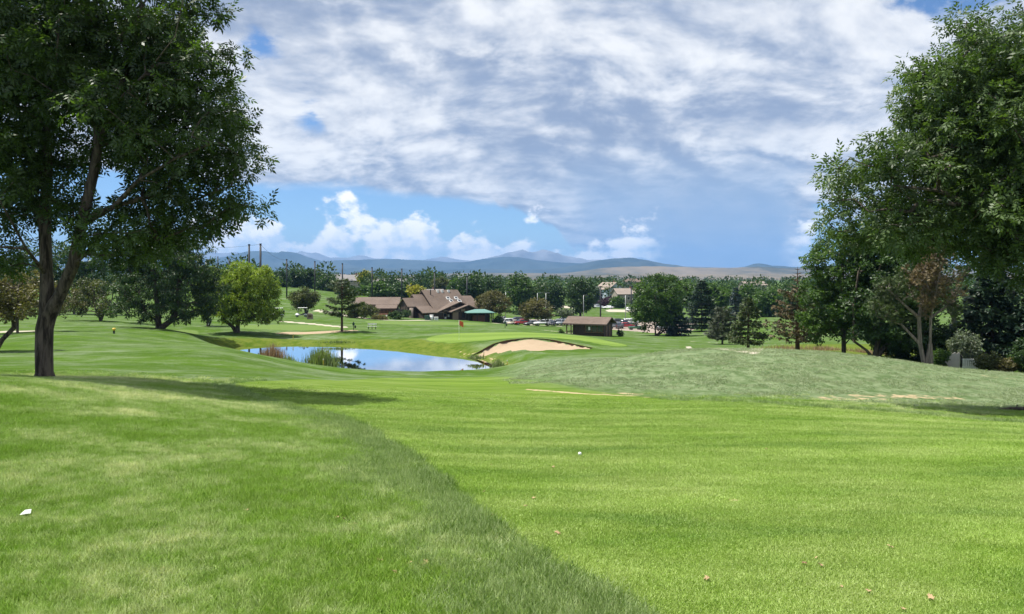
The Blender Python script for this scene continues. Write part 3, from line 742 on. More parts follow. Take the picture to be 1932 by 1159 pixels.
def tubes_mesh(name, P0, P1, r0, r1, mat, n=6):
    P0, P1 = np.asarray(P0, float), np.asarray(P1, float)
    d = P1 - P0; L = np.linalg.norm(d, axis=1, keepdims=True) + 1e-9; d = d / L
    ref = np.where(np.abs(d[:, 2:3]) > 0.9, np.array([[1.0, 0, 0]]), np.array([[0, 0, 1.0]]))
    a = np.cross(d, ref); a /= np.linalg.norm(a, axis=1, keepdims=True); b = np.cross(d, a)
    q = np.arange(n) * 2 * math.pi / n
    ring = a[:, None] * np.cos(q)[None, :, None] + b[:, None] * np.sin(q)[None, :, None]
    lo = (P0 - d * L * 0.03)[:, None] + ring * np.asarray(r0)[:, None, None]
    hi = (P1 + d * L * 0.03)[:, None] + ring * np.asarray(r1)[:, None, None]
    v = np.concatenate([lo, hi], 1)
    i = np.arange(n)
    f = np.stack([i, (i + 1) % n, n + (i + 1) % n, n + i], -1)
    f = (f[None] + (np.arange(len(P0)) * 2 * n)[:, None, None]).reshape(-1, 4)
    return np_mesh(name, v.reshape(-1, 3), f, mat, True)

def grow(limbs, clumps, rng, r_tip=0.012, exp=0.46, rmin=None, twist=0.10):
    """limbs: list of (polyline, parent limb index or None); clump centres hang on the nearest wood. Returns segments."""
    pos, par = [], []
    ends = []
    for pl, pa in limbs:
        prev = -1
        if pa is not None:
            k = [i for i in range(len(pos))]
            p0 = np.array(pl[0]); prev = int(np.argmin([np.linalg.norm(np.array(pos[i]) - p0) for i in k])); pl = pl[1:]
        for q in pl:
            pos.append(np.array(q, float)); par.append(prev); prev = len(pos) - 1
    order = np.argsort([min(np.linalg.norm(np.array(p) - c) for p in pos) for c in clumps])
    cnt_leaf = []
    for ci in order:
        c = np.asarray(clumps[ci], float)
        A = np.array(pos)
        dv = c - A; dist = np.linalg.norm(dv, axis=1)
        cost = dist + 1.1 * np.maximum(0, -(dv[:, 2] - 0.15 * dist))
        k = int(np.argmin(cost)); p = A[k]
        L = dist[k]
        ns = 1 if L < 0.5 else (2 if L < 1.4 else 4)
        prev = k
        for j in range(1, ns + 1):
            f = j / ns
            q = p + (c - p) * f + np.array([0, 0, 1]) * L * 0.16 * math.sin(math.pi * f) * 0.8
            if j < ns: q = q + rng.normal(size=3) * L * twist * 0.6
            pos.append(q); par.append(prev); prev = len(pos) - 1
        cnt_leaf.append(prev)
    n = len(pos)
    w = np.zeros(n); w[cnt_leaf] = 1
    for i in range(n - 1, -1, -1):
        if par[i] >= 0: w[par[i]] += w[i]
    rad = r_tip * np.maximum(w, 1) ** exp
    return np.array(pos), np.array(par), rad

def envelope(rng, ells, n, shell=0.35, mind=0.0):
    """points through a union of ellipsoids (centre, radii), denser towards the outside"""
    vol = np.array([r[0] * r[1] * r[2] for c, r in ells]); pr = vol / vol.sum()
    out = []
    tries = 0
    while len(out) < n and tries < n * 60:
        tries += 1
        c, r = ells[rng.choice(len(ells), p=pr)]
        q = ball(rng, 1, shell)[0]
        p = np.array(c) + q * np.array(r)
        if mind and out:
            if np.min(np.linalg.norm(np.array(out) - p, axis=1)) < mind: continue
        out.append(p)
    return np.array(out)

def broadleaf(name, base, limbs, ells, nclump, crad, nleaf, lsize, T, mat, bark, seed, trunk_r=None, shell=0.35, droop=0.25, r_tip=0.012, exp=0.46, sides=6, flat=0.75, tvar=0.35, mind=0.0, extra=None):
    """trunk with limbs and a crown of single leaves; everything in metres relative to base"""
    rng = np.random.default_rng(seed)
    ells = [(np.array(c, float), np.array(r, float)) for c, r in ells]
    C = envelope(rng, ells, nclump, shell, mind)
    if extra is not None: C = np.vstack([C, extra])
    pos, par, rad = grow(limbs, C, rng, r_tip, exp)
    if trunk_r:
        k0 = rad[0]; rad = np.minimum(rad * trunk_r / k0, trunk_r)
    m = par >= 0
    r0 = rad[par[m]]; r1 = rad[m]
    r0 = np.minimum(r0, np.maximum(r1 * 1.7, 0.02))
    root = empty(name, base)
    # root flare
    P0, P1 = pos[par[m]], pos[m]
    f0 = np.array([pos[0] + (0, 0, -0.15)]); f1 = np.array([pos[0] + (pos[1] - pos[0]) * 0.22])
    P0 = np.vstack([P0, f0]); P1 = np.vstack([P1, f1]); r0 = np.r_[r0, rad[0] * 1.5]; r1 = np.r_[r1, rad[0] * 0.99]
    link(bpy.data.objects.new('trunk', tubes_mesh('trunk', P0, P1, r0, r1, bark, sides)), root)
    n = len(C)
    cr = crad * rng.uniform(0.65, 1.3, n)
    i = np.repeat(np.arange(n), nleaf)
    off = ball(rng, len(i), 0.5) * cr[i][:, None]; off[:, 2] *= flat
    p = C[i] + off
    cen = np.mean([c for c, r in ells], 0)
    d = off / (cr[i][:, None]) * 0.8 + rng.normal(size=(len(i), 3)) * 0.55 + np.array([0, 0, -droop])
    ct = rng.uniform(-tvar, tvar, n)
    tint = 0.5 + ct[i] + rng.normal(size=len(i)) * 0.2
    size = lsize * rng.uniform(0.7, 1.25, len(i))
    link(bpy.data.objects.new('crown', scatter_mesh('crown', T, p, d, size, tint, mat, rng)), root)
    return root

def conifer(name, base, H, Rb, z0, mat, bark, seed, whorls=22, per=7, T=T_BOUGH, tsize=0.35, dens=7.0, droop=0.25, power=0.8, trunk_r=0.16, irregular=0.15, dead_top=0.0, mat2=None, brown_frac=0.0, up=0.1, lean=(0, 0), tmin=0.10):
    """straight leader with whorls of boughs; a share of the boughs may carry dead needles"""
    rng = np.random.default_rng(seed)
    P0, P1, r0, r1 = [], [], [], []
    lean = np.array([*lean, 0.0])
    def ax(z): return np.array([0, 0, z]) + lean * (z / H) ** 2
    zs = np.linspace(0, H, 9)
    for a, b in zip(zs[:-1], zs[1:]):
        P0.append(ax(a)); P1.append(ax(b)); r0.append(trunk_r * (1 - a / H) ** 0.8 + 0.015); r1.append(trunk_r * (1 - b / H) ** 0.8 + 0.012)
    pp, dd, kk = [], [], []
    for w in range(whorls):
        f = (w + rng.uniform(-0.3, 0.3)) / whorls
        z = z0 + (H - z0) * np.clip(f, 0, 0.985)
        Lr = Rb * ((1 - f) ** power) * (0.55 + 0.45 * min(1, (f + 0.08) / 0.16)) + 0.12
        for k in range(per):
            a = rng.uniform(0, 2 * math.pi)
            L = Lr * rng.uniform(1 - irregular * 2.2, 1 + irregular)
            L = max(L, 0.15)
            dirh = np.array([math.cos(a), math.sin(a), 0])
            p = ax(z); seg = []
            ns = 4
            for j in range(ns + 1):
                s_ = j / ns
                q = p + dirh * L * s_ + np.array([0, 0, L * (up * s_ - droop * s_ * (1 - 0.55 * s_))])
                seg.append(q)
            dead = f > 1 - dead_top
            for j in range(ns):
                P0.append(seg[j]); P1.append(seg[j + 1]); rr = 0.012 + 0.028 * L / 3
                r0.append(rr * (1 - j / ns) + 0.006); r1.append(rr * (1 - (j + 1) / ns) + 0.005)
            if dead: nt_ = 0
            else: nt_ = int(dens * L) + 2
            br = rng.random() < brown_frac
            for _ in range(nt_):
                s_ = rng.uniform(0.12, 1.0) ** 0.75
                j = min(int(s_ * ns), ns - 1); g = s_ * ns - j
                q = seg[j] * (1 - g) + seg[j + 1] * g
                side = np.cross(dirh, [0, 0, 1]) * rng.normal() * 0.25 * L * (1.05 - s_)
                pp.append(q + side + rng.normal(size=3) * 0.06); dd.append(dirh * 0.8 + side / (np.linalg.norm(side) + 1e-6) * 0.7 * (rng.random() > 0.2) + np.array([0, 0, rng.uniform(-0.35, 0.25)]))
                kk.append(br)
    root = empty(name, base)
    link(bpy.data.objects.new('trunk', tubes_mesh('trunk', P0, P1, np.array(r0), np.array(r1), bark, 5)), root)
    pp, dd, kk = np.array(pp), np.array(dd), np.array(kk)
    for nm, mm, sel in (('crown', mat, ~kk), ('dead_foliage', mat2, kk)):
        if mm is None or not sel.any(): continue
        n = sel.sum()
        link(bpy.data.objects.new(nm, scatter_mesh(nm, T, pp[sel], dd[sel], tsize * rng.uniform(0.7, 1.25, n), np.clip(rng.normal(0.5, 0.25, n), 0, 1), mm, rng)), root)
    return root

def rel(px, py, Y, b, dy=0.0):
    """image point at distance Y+dy, relative to base b"""
    Yd = Y + dy
    return np.array([(px - CX) / F * Yd - b[0], dy, EYE - (py - HOR) / F * Yd - b[2]])
def ell(px, py, rx, ry, Y, b, rd=None, dy=0.0):
    return (rel(px, py, Y, b, dy), (rx * Y / F, (rd if rd is not None else rx * Y / F), ry * Y / F))
def gbase(px, Y):
    x = (px - CX) / F * Y
    return np.array([x, Y, hz(x, Y)])

# --- the large ash on the left
def tree_left():
    Y = 20.0; b = gbase(84, Y)
    r_ = lambda px, py, dy=0.0: rel(px, py, Y, b, dy)
    limbs = [([(0, 0, 0), r_(83, 660), r_(84, 620), r_(90, 596)], None),
             ([r_(90, 596), r_(88, 520, .1), r_(84, 420, .2), r_(90, 300, .1), r_(84, 190, .3), r_(92, 60, .2), r_(100, -80, .4), r_(110, -200, .3)], 0),
             ([r_(90, 596), r_(112, 560, -.1), r_(138, 500, -.3), r_(155, 420, -.4), r_(176, 330, -.4), r_(186, 270, -.5), r_(215, 200, -.6), r_(240, 120, -.5), r_(262, 20, -.4), r_(280, -90, -.2)], 0),
             ([r_(186, 270, -.5), r_(182, 200, -.2), r_(192, 120, 0), r_(180, 30, 0.2), r_(178, -60, .5)], 0),
             ([r_(155, 420, -.4), r_(215, 390, -1.0), r_(262, 340, -1.6), r_(330, 300, -1.9), r_(400, 270, -1.8)], 0),
             ([r_(138, 500, -.3), r_(200, 440, .9), r_(255, 380, 1.9), r_(330, 340, 2.4), r_(420, 380, 2.6)], 0),
             ([r_(84, 420, .2), r_(30, 330, .8), r_(-30, 250, 1.4), r_(-110, 170, 1.8)], 0),
             ([r_(88, 520, .1), r_(50, 470, -.9), r_(0, 380, -1.9), r_(-70, 300, -2.4)], 0),
             ([r_(215, 200, -.6), r_(275, 140, -1.8), r_(330, 70, -2.4), r_(350, -20, -2.6)], 0)]
    E_ = lambda px, py, rx, ry, rd=None, dy=0.0: ell(px, py, rx, ry, Y, b, rd, dy)
    ells = [E_(120, 60, 230, 170, 3.4), E_(300, 80, 140, 150, 2.8), E_(280, 230, 190, 125, 3.2), E_(385, 290, 105, 80, 2.2), E_(448, 285, 46, 44, 1.1), E_(430, 398, 56, 40, 1.2), E_(340, 370, 120, 66, 2.2), E_(-40, 250, 140, 190, 2.8), E_(70, 330, 120, 110, 2.8),
            E_(90, -110, 220, 120, 3.0), E_(-60, 60, 150, 160, 3.0), E_(-20, 440, 95, 90, 2.4), E_(385, 428, 64, 30, 1.2), E_(240, 445, 100, 55, 2.4), E_(320, 440, 80, 34, 1.8), E_(370, 150, 55, 90, 1.6)]
    o = broadleaf('ash_tree', b, limbs, ells, 500, 0.55, 72, 0.245, T_ASH, L_ASH, BARK, 5, trunk_r=0.215, shell=0.46, droop=0.30, r_tip=0.011, exp=0.50, sides=8, flat=0.72, mind=0.42)
    tag(o, 'large dark leafy ash tree with forked trunk on the left lawn', 'tree')
tree_left()
# --- the large ash overhanging from the right edge
def tree_right():
    Y = 23.0; b = gbase(2030, Y)
    r_ = lambda px, py, dy=0.0: rel(px, py, Y, b, dy)
    limbs = [([(0, 0, 0), r_(2028, 650), r_(2022, 560)], None), ([r_(2022, 560), r_(2000, 420), r_(1970, 280, .3), r_(1950, 150, .4), r_(1930, 20, .4)], 0), ([r_(2022, 560), r_(1950, 470, -.6), r_(1860, 400, -1.2), r_(1770, 360, -1.4), r_(1680, 350, -1.4)], 0),
             ([r_(2022, 560), r_(2080, 420, .5), r_(2120, 250, .8), r_(2140, 80, 1)], 0), ([r_(2000, 420), r_(1900, 330, .9), r_(1820, 260, 1.5), r_(1760, 200, 1.5)], 0)]
    E_ = lambda px, py, rx, ry, rd=None, dy=0.0: ell(px, py, rx, ry, Y, b, rd, dy)
    ells = [E_(1632, 350, 70, 88, 2.2), E_(1640, 425, 66, 52, 2.0), E_(1600, 320, 40, 48, 1.2), E_(1800, 265, 100, 120, 2.8), E_(1850, 165, 120, 125, 3.0), E_(1775, 190, 70, 80, 2.0), E_(1800, 400, 120, 90, 3.0), E_(1720, 360, 80, 100, 2.4), E_(1940, 300, 150, 170, 3.6),
            E_(1940, 110, 110, 100, 3.0), E_(2080, 250, 180, 240, 4.0), E_(1890, 450, 110, 50, 2.6), E_(1935, 490, 80, 56, 2.2), E_(2080, 450, 170, 80, 3.2)]
    o = broadleaf('ash_tree', b, limbs, ells, 660, 0.62, 60, 0.265, T_ASH, L_ASHR, BARK, 8, trunk_r=0.26, shell=0.36, droop=0.30, r_tip=0.010, exp=0.48, sides=6, flat=0.8, mind=0.20)
    tag(o, 'tall glossy ash tree overhanging the mound from the right edge', 'tree')
tree_right()
# --- middle-distance and background trees
def round_tree(name, label, px, Y, ells, mat, seed, ncl, crad, nleaf, ls, T=T_SPRAY, bark=BARK, tr=0.2, fork=None, stems=None, group=None, base=None, cat='tree', **kw):
    b = gbase(px, Y) if base is None else base
    E2 = [ell(e[0], e[1], e[2], e[3], Y, b, *(e[4:])) for e in ells]
    cz = max(min(c[2] - r[2] * 0.55 for c, r in E2), 0.3)
    limbs = []
    stems = stems or [(0.0, 0.0)]
    top = max(c[2] for c, r in E2)
    cx = np.mean([c[0] for c, r in E2])
    for i, (dx0, dx1) in enumerate(stems):
        fk = fork if fork is not None else cz
        pl = [(dx0, 0, -0.1), (dx0 + (dx1 - dx0) * .4, 0.03 * i, fk * 0.5), (dx1, 0.05, fk), (dx1 * 1.3 + cx * 0.3, 0.1, fk + (top - fk) * 0.45), (dx1 * 1.4 + cx * 0.6, 0, fk + (top - fk) * 0.85)]
        limbs.append((pl, None))
    if len(limbs) > 1:
        limbs = [limbs[0]] + [([limbs[0][0][0]] + q[0][1:], 0) for q in limbs[1:]]
    o = broadleaf(name, b, limbs, E2, ncl, crad, nleaf, ls, T, mat, bark, seed, trunk_r=tr, **kw)
    return tag(o, label, cat, group)

round_tree('crabapple_tree', 'leaning crabapple tree with olive brown leaves at the far left edge', -10, 45, [(20, 570, 62, 40), (-60, 560, 60, 46), (-20, 530, 60, 30)], L_OLIVE, 21, 110, 0.42, 36, 0.20, tr=0.13, stems=[(0.0, 1.1)], fork=1.4)
round_tree('crabapple_tree', 'upright crabapple tree beside the pale path behind the left ash trunk', 33, 76, [(40, 555, 70, 46), (120, 570, 40, 30)], L_OLIVE, 22, 90, 0.6, 36, 0.27, tr=0.12)
round_tree('crabapple_tree', 'spreading multi stemmed crabapple tree in the shade between ash trunk and willow', 190, 112, [(200, 560, 66, 38), (150, 555, 50, 36), (240, 545, 40, 40)], L_OLIVEG, 23, 100, 0.8, 36, 0.36, tr=0.16, stems=[(0, 0.2), (0, -0.9), (0, 1.1)], fork=2.0)
round_tree('shade_tree', 'dark green shade tree seen through the gap left of the ash trunk', 20, 140, [(20, 520, 60, 55), (-60, 520, 60, 60)], L_DARK, 24, 90, 1.3, 30, 0.7, tr=0.2)
round_tree('shade_tree', 'dark green shade tree behind the fork of the ash', 140, 150, [(150, 510, 62, 62)], L_DARK, 25, 80, 1.3, 30, 0.7, tr=0.2)
round_tree('globe_willow', 'dark globe willow with two trunks left of the pale willow', 308, 92, [(310, 520, 96, 66), (260, 555, 56, 50), (370, 545, 56, 60), (320, 580, 84, 28), (240, 500, 40, 50), (300, 475, 84, 46), (250, 470, 50, 40), (350, 480, 50, 40), (390, 560, 36, 46), (225, 560, 30, 40)], L_DARK, 31, 480, 0.68, 38, 0.41, T=T_STRAND, tr=0.42, stems=[(-0.5, -0.7), (0.6, 1.5)], fork=2.0, droop=0.1, shell=0.4)
round_tree('globe_willow', 'bright yellow green globe willow with dome crown beside the pond', 448, 106, [(462, 545, 64, 52), (425, 550, 40, 46), (500, 570, 32, 40), (462, 585, 60, 24), (405, 560, 34, 50), (468, 520, 46, 30), (512, 585, 22, 26)], L_WILLOW, 32, 430, 0.66, 38, 0.41, T=T_STRAND, tr=0.36, stems=[(0, 0.1), (0, -1.8)], fork=1.7, droop=0.1, shell=0.33, tvar=0.25)
round_tree('globe_willow', 'half hidden pale willow between the dark willow and the bright one', 392, 118, [(392, 535, 30, 38), (385, 560, 30, 30)], L_WILLOW, 33, 80, 0.7, 40, 0.38, T=T_STRAND, tr=0.2, droop=0.1)
round_tree('dome_tree', 'small dull olive dome tree behind the golf cart', 578, 162, [(574, 562, 29, 18), (574, 570, 27, 12)], L_OLIVEG, 34, 110, 0.8, 40, 0.34, tr=0.28, stems=[(0, -0.4), (0, 0.6)], fork=2.0)
o = conifer('pine_tree', gbase(645, 110), 7.6, 3.0, 2.0, N_PINE, BARK_R, 41, whorls=13, per=7, T=T_NEEDLE, tsize=0.50, dens=7, droop=0.05, up=0.30, power=0.55, trunk_r=0.19, irregular=0.28)
tag(o, 'open crowned pine standing by the sand strip beyond the pond', 'pine tree')
round_tree('ornamental_tree', 'brown tinged ornamental tree right of the green canopy', 928, 198, [(930, 572, 31, 22), (915, 582, 18, 14), (946, 582, 16, 14)], L_OLIVE, 35, 100, 1.0, 36, 0.45, tr=0.18)
round_tree('ornamental_tree', 'olive ornamental tree in front of the parked cars', 1032, 197, [(1012, 584, 30, 19), (1032, 592, 16, 12), (1000, 594, 16, 10)], L_OLIVE, 36, 100, 1.0, 36, 0.45, tr=0.12)
for i, (px, Y, E2, lab) in enumerate([
        (886, 262, [(886, 548, 26, 28)], 'leftmost dark tree of the row behind the clubhouse roof'),
        (935, 268, [(935, 548, 30, 26), (915, 560, 20, 20)], 'broad dark tree behind the brown tinged ornamental tree'),
        (980, 258, [(980, 552, 22, 34)], 'tall dark tree with visible trunk behind the red car'),
        (1032, 262, [(1028, 552, 32, 26), (1050, 565, 22, 22)], 'wide dark tree behind the olive ornamental tree'),
        (1095, 246, [(1097, 556, 29, 30), (1095, 570, 24, 18)], 'round dark tree rising behind the brown shed roof')]):
    round_tree('parking_tree', lab, px, Y, E2, L_DARK if i != 2 else L_MID, 60 + i, 80, 1.9, 24, 0.96, tr=0.4, group='row of trees behind the parking lot', tvar=0.3)
round_tree('cottonwood_tree', 'tall cottonwood with several trunks right of the shed', 1240, 150, [(1240, 560, 45, 44), (1225, 590, 34, 32), (1262, 545, 26, 30), (1262, 590, 26, 30)], L_MID, 37, 190, 0.95, 34, 0.47, tr=0.22, stems=[(-0.3, -0.5), (0.7, 0.9), (1.3, 2.0)], fork=2.2)
for nm, lab, px, Y, H, Rb, z0, mat, seed, kw in [
        ('blue_spruce', 'blue spruce in front of the cottonwood', 1276, 149, 7.6, 2.7, 0.3, N_BLUE, 71, dict(whorls=16, per=9)),
        ('spruce_tree', 'tall dark spruce in the middle of the right hand treeline', 1324, 165, 11.4, 4.6, 0.9, N_SPR, 72, dict(whorls=20, per=10)),
        ('spruce_tree', 'narrow spruce top behind the grey pine', 1388, 186, 9.6, 2.7, 0.4, N_BLUE, 73, dict(whorls=18, per=8)),
        ('spruce_tree', 'young green spruce with bare lower trunk at the end of the cart path', 1412, 74, 5.6, 2.1, 1.15, N_PINE, 75, dict(whorls=17, per=9, tsize=0.30)),
        ('spruce_tree', 'dark spruce behind the white picket panel', 1872, 56, 8.2, 3.3, 0.5, N_SPR, 77, dict(whorls=22, per=11, tsize=0.48, dens=7.5)),
        ('spruce_tree', 'dark spruce at the right picture edge', 1975, 54, 9.0, 3.4, 0.4, N_SPR, 78, dict(whorls=22, per=11, tsize=0.48, dens=7.5))]:
    k = dict(tsize=0.56, dens=6.5); k.update(kw)
    tag(conifer(nm, gbase(px, Y), H, Rb, z0, mat, BARK_R, seed, **k), lab, 'spruce tree')
tag(conifer('pine_tree', gbase(1363, 106), 5.2, 2.3, 0.5, N_GREY, BARK, 74, whorls=13, per=10, T=T_NEEDLE, tsize=0.42, dens=9, droop=-0.05, up=0.25, power=0.45, irregular=0.18, trunk_r=0.14), 'rounded grey green pine left of the young spruce', 'pine tree')
tag(conifer('dying_spruce', gbase(1505, 67), 7.4, 2.7, 0.7, N_PINE, BARK_R, 76, whorls=20, per=8, tsize=0.30, dens=6, dead_top=0.34, mat2=N_BROWN, brown_frac=0.62, trunk_r=0.20, up=0.35, droop=0.15), 'dying brown spruce with a bare dead top', 'spruce tree')
round_tree('maple_tree', 'broad leafy maple right of the dying spruce', 1592, 60, [(1590, 500, 70, 66), (1560, 560, 56, 60), (1620, 560, 60, 60), (1540, 600, 34, 44), (1600, 620, 50, 26), (1620, 470, 60, 50)], L_MID, 38, 320, 0.55, 36, 0.25, tr=0.17)
round_tree('maple_tree', 'dark maple leaning over the dark filler shrubs', 1650, 57, [(1680, 540, 76, 66), (1650, 590, 60, 54), (1725, 560, 66, 66), (1690, 625, 66, 34), (1700, 490, 86, 60)], L_DARK, 39, 420, 0.6, 34, 0.30, tr=0.26, stems=[(0, 0.3), (0, -1.5), (0, 1.4)], fork=1.3)
for i, (px, Y, E2, m, lab) in enumerate([
        (1306, 226, [(1302, 556, 26, 24)], L_MID, 'light green tree left of the tall dark spruce'),
        (1352, 232, [(1352, 562, 26, 24)], L_MID, 'light green tree right of the tall dark spruce'),
        (1412, 236, [(1412, 566, 28, 22)], L_MID, 'round green tree behind the young spruce top'),
        (1452, 228, [(1450, 572, 30, 24)], L_MID, 'round green tree left of the dying spruce'),
        (1490, 238, [(1496, 566, 30, 28)], L_DARK, 'dark round tree just behind the dying spruce'),
        (1560, 220, [(1570, 570, 50, 36)], L_DARK, 'dark background tree behind the broad maple'),
        (1700, 120, [(1690, 525, 80, 85)], L_DARK, 'dark background tree behind the half dead pine'),
        (1800, 96, [(1830, 500, 100, 100), (1900, 480, 80, 80)], L_DARK, 'dark background tree between half dead pine and spruce')]):
    round_tree('background_tree', lab, px, Y, E2, m, 80 + i, 80, 1.9 * Y / 230, 22, 0.92 * Y / 230 + 0.1, tr=0.3, group='trees behind the right hand conifers')

for i, (px, Y, E2, m, lab) in enumerate([
        (520, 300, [(522, 530, 24, 20)], L_DARK, 'dark tree just right of the bright willow crown'), (556, 315, [(556, 524, 22, 18)], L_DARK, 'dark tree above the lawn slope left of the dome tree'),
        (590, 322, [(590, 526, 22, 18)], L_DARK, 'dark tree behind the second dark pole'), (622, 300, [(618, 538, 22, 18)], L_DARK, 'dark tree left of the open pine top'), (652, 270, [(652, 555, 18, 14)], L_DARK, 'dark tree seen through the open pine'),
        (690, 345, [(689, 524, 10, 9)], L_YEL, 'small yellow tree left of the clubhouse'), (686, 280, [(690, 556, 16, 16)], L_MID, 'green tree above the left end of the low wing'), (716, 272, [(716, 552, 20, 18)], L_MID, 'green tree above the middle of the low wing'),
        (738, 290, [(738, 546, 18, 16)], L_DARK, 'dark tree in front of the slate blue house'), (768, 280, [(768, 548, 18, 18)], L_DARK, 'dark tree touching the left clubhouse gable'), (782, 262, [(785, 550, 10, 5)], L_YEL, 'low yellow green shrub tree behind the clubhouse gable'),
        (828, 330, [(832, 538, 14, 14)], L_OLIVEG, 'olive tree behind the clubhouse ridge'), (866, 300, [(862, 546, 16, 18)], L_MID, 'green tree at the right end of the clubhouse ridge'),
        (1146, 330, [(1148, 572, 13, 9)], L_PURP, 'dark purple plum tree below the pale blue house'), (1165, 320, [(1164, 574, 12, 10)], L_MID, 'green tree right of the purple plum'), (1125, 340, [(1122, 560, 12, 18)], N_BLUE, 'bluish tree left of the pale blue house'), (1205, 325, [(1204, 572, 14, 14)], L_DARK, 'dark tree below the pinkish roofed house')]):
    round_tree('town_tree', lab, px, Y, E2, m, 300 + i, 60, 1.8, 22, 1.0, tr=0.25, group='trees between the golf course and the town')

def half_dead_pine():
    """two pale stems; brown needles above, green on the left"""
    Y = 48.0; b = gbase(1745, Y); rng = np.random.default_rng(91)
    r_ = lambda px, py, dy=0.0: rel(px, py, Y, b, dy)
    limbs = [([(0, 0, -0.1), r_(1736, 650), r_(1734, 600), r_(1740, 560, .2), r_(1745, 510, .2), r_(1755, 460, .1)], None),
             ([r_(1754, 692), r_(1755, 650, -.1), r_(1756, 600, -.1), r_(1768, 540, -.3), r_(1775, 500, -.3)], 0),
             ([r_(1734, 600), r_(1700, 570, -.3), r_(1675, 545, -.5)], 0), ([r_(1736, 635), r_(1700, 612, .2), r_(1665, 600, .3)], 0), ([r_(1756, 600), r_(1790, 575, .3), r_(1815, 560, .4)], 0)]
    e1 = [ell(1754, 476, 38, 44, Y, b), ell(1738, 525, 46, 40, Y, b), ell(1782, 535, 36, 50, Y, b), ell(1752, 575, 44, 26, Y, b)]
    e2 = [ell(1690, 545, 36, 32, Y, b), ell(1670, 580, 32, 24, Y, b), ell(1800, 590, 28, 24, Y, b), ell(1705, 605, 30, 12, Y, b), ell(1672, 550, 20, 18, Y, b)]
    C1 = envelope(rng, e1, 120, 0.5, 0.12); C2 = envelope(rng, e2, 95, 0.5, 0.12)
    pos, par, rad = grow(limbs, np.vstack([C1, C2]), rng, 0.010, 0.5)
    rad = np.minimum(rad * 0.15 / rad[0], 0.15); m = par >= 0
    r0 = np.minimum(rad[par[m]], np.maximum(rad[m] * 1.6, 0.02)); r1 = rad[m]
    root = empty('half_dead_pine', b)
    P0, P1 = pos[par[m]], pos[m]
    # second stem stands on the ground by itself
    s0 = r_(1756, 697, -.1); s0[2] = -0.1
    P0 = np.vstack([P0, [s0]]); P1 = np.vstack([P1, [r_(1755, 650, -.1)]]); r0 = np.r_[r0, 0.17]; r1 = np.r_[r1, 0.13]
    link(bpy.data.objects.new('trunk', tubes_mesh('trunk', P0, P1, r0, r1, BARK_G, 7)), root)
    for nm, C, mm in (('dead_foliage', C1, N_BROWN), ('crown', C2, N_PINE)):
        i = np.repeat(np.arange(len(C)), 17); off = ball(rng, len(i), 0.6) * 0.34
        link(bpy.data.objects.new(nm, scatter_mesh(nm, T_NEEDLE, C[i] + off, off * 2 + rng.normal(size=off.shape) * 0.3 + np.array([0, 0, 0.15]), 0.24 * rng.uniform(0.7, 1.2, len(i)), rng.normal(0.5, 0.25, len(i)), mm, rng)), root)
    tag(root, 'half dead pine with two pale trunks and brown needles', 'pine tree')
half_dead_pine()

def bush(name, label, px, Y, ells, mat, seed, ncl=40, crad=0.35, nleaf=40, ls=0.2, T=T_SPRAY, cat='shrub', group=None, **kw):
    return round_tree(name, label, px, Y, ells, mat, seed, ncl, crad, int(nleaf * 0.7), ls * 1.15, T=T, tr=0.06, fork=0.15, group=group, cat=cat, **kw)
bush('shrub', 'large dull green shrub left of the clubhouse deck', 682, 178, [(682, 587, 27, 15), (668, 592, 16, 10)], L_OLIVEG, 101, 70, 0.8, 40, 0.4)
bush('shrub', 'low tawny shrub beside the clubhouse path', 716, 176, [(716, 600, 17, 8)], L_OLIVE, 102, 40, 0.5, 36, 0.3)
bush('juniper', 'dark juniper against the clubhouse gable wall', 750, 181, [(750, 595, 19, 8), (765, 592, 10, 8)], L_DARK, 103, 50, 0.5, 40, 0.3)
bush('shrub', 'dark shrub at the foot of the green canopy', 943, 196, [(943, 603, 11, 8), (935, 606, 8, 5)], L_DARK, 104, 36, 0.5, 36, 0.3)
bush('shrub', 'pale grey green shrub left of the shed roof', 1062, 200, [(1066, 590, 16, 8)], L_SAGE, 105, 36, 0.6, 36, 0.35)
bush('shrub', 'small clipped shrub at the left corner of the shed', 1058, 121, [(1059, 627, 5, 5)], L_MID, 106, 14, 0.22, 36, 0.15)
bush('shrub', 'round potted evergreen right of the shed', 1169, 121, [(1170, 629, 6, 7)], L_DARK, 107, 20, 0.25, 40, 0.15)
bush('shrub', 'silvery sage shrub behind the weathered fence', 1820, 50, [(1820, 650, 26, 24), (1818, 672, 22, 16)], L_SAGE, 108, 90, 0.28, 44, 0.13)
bush('shrub', 'dark filler shrub added to block light under the leaning maple', 1700, 60, [(1690, 640, 44, 30), (1720, 660, 40, 26)], L_DARK, 109, 90, 0.5, 46, 0.22)  # dense filler, added as dark backing that blocks light under the canopy
bush('shrub', 'dark filler shrub added to block light behind the half dead pine trunks', 1770, 58, [(1770, 640, 46, 36), (1760, 665, 40, 24)], L_DARK, 110, 90, 0.5, 46, 0.22)  # second added backing shrub, keeps light out behind the pine stems
bush('shrub', 'glossy young shrub beside the pale pine trunks', 1775, 49, [(1776, 676, 13, 18)], L_MID, 111, 30, 0.22, 40, 0.14)
bush('shrub', 'brown green shrub right of the white picket panel', 1866, 48, [(1864, 682, 19, 16)], L_OLIVEG, 112, 44, 0.28, 44, 0.14)
bush('shrub', 'shrub with rusty orange top by the right edge', 1900, 47.5, [(1900, 690, 16, 13)], L_OLIVE, 113, 36, 0.25, 44, 0.13)
bush('shrub', 'tall dense hedge shrub at the right picture edge', 1935, 47, [(1934, 672, 22, 32), (1960, 670, 24, 34)], L_DARK, 114, 80, 0.32, 46, 0.16)

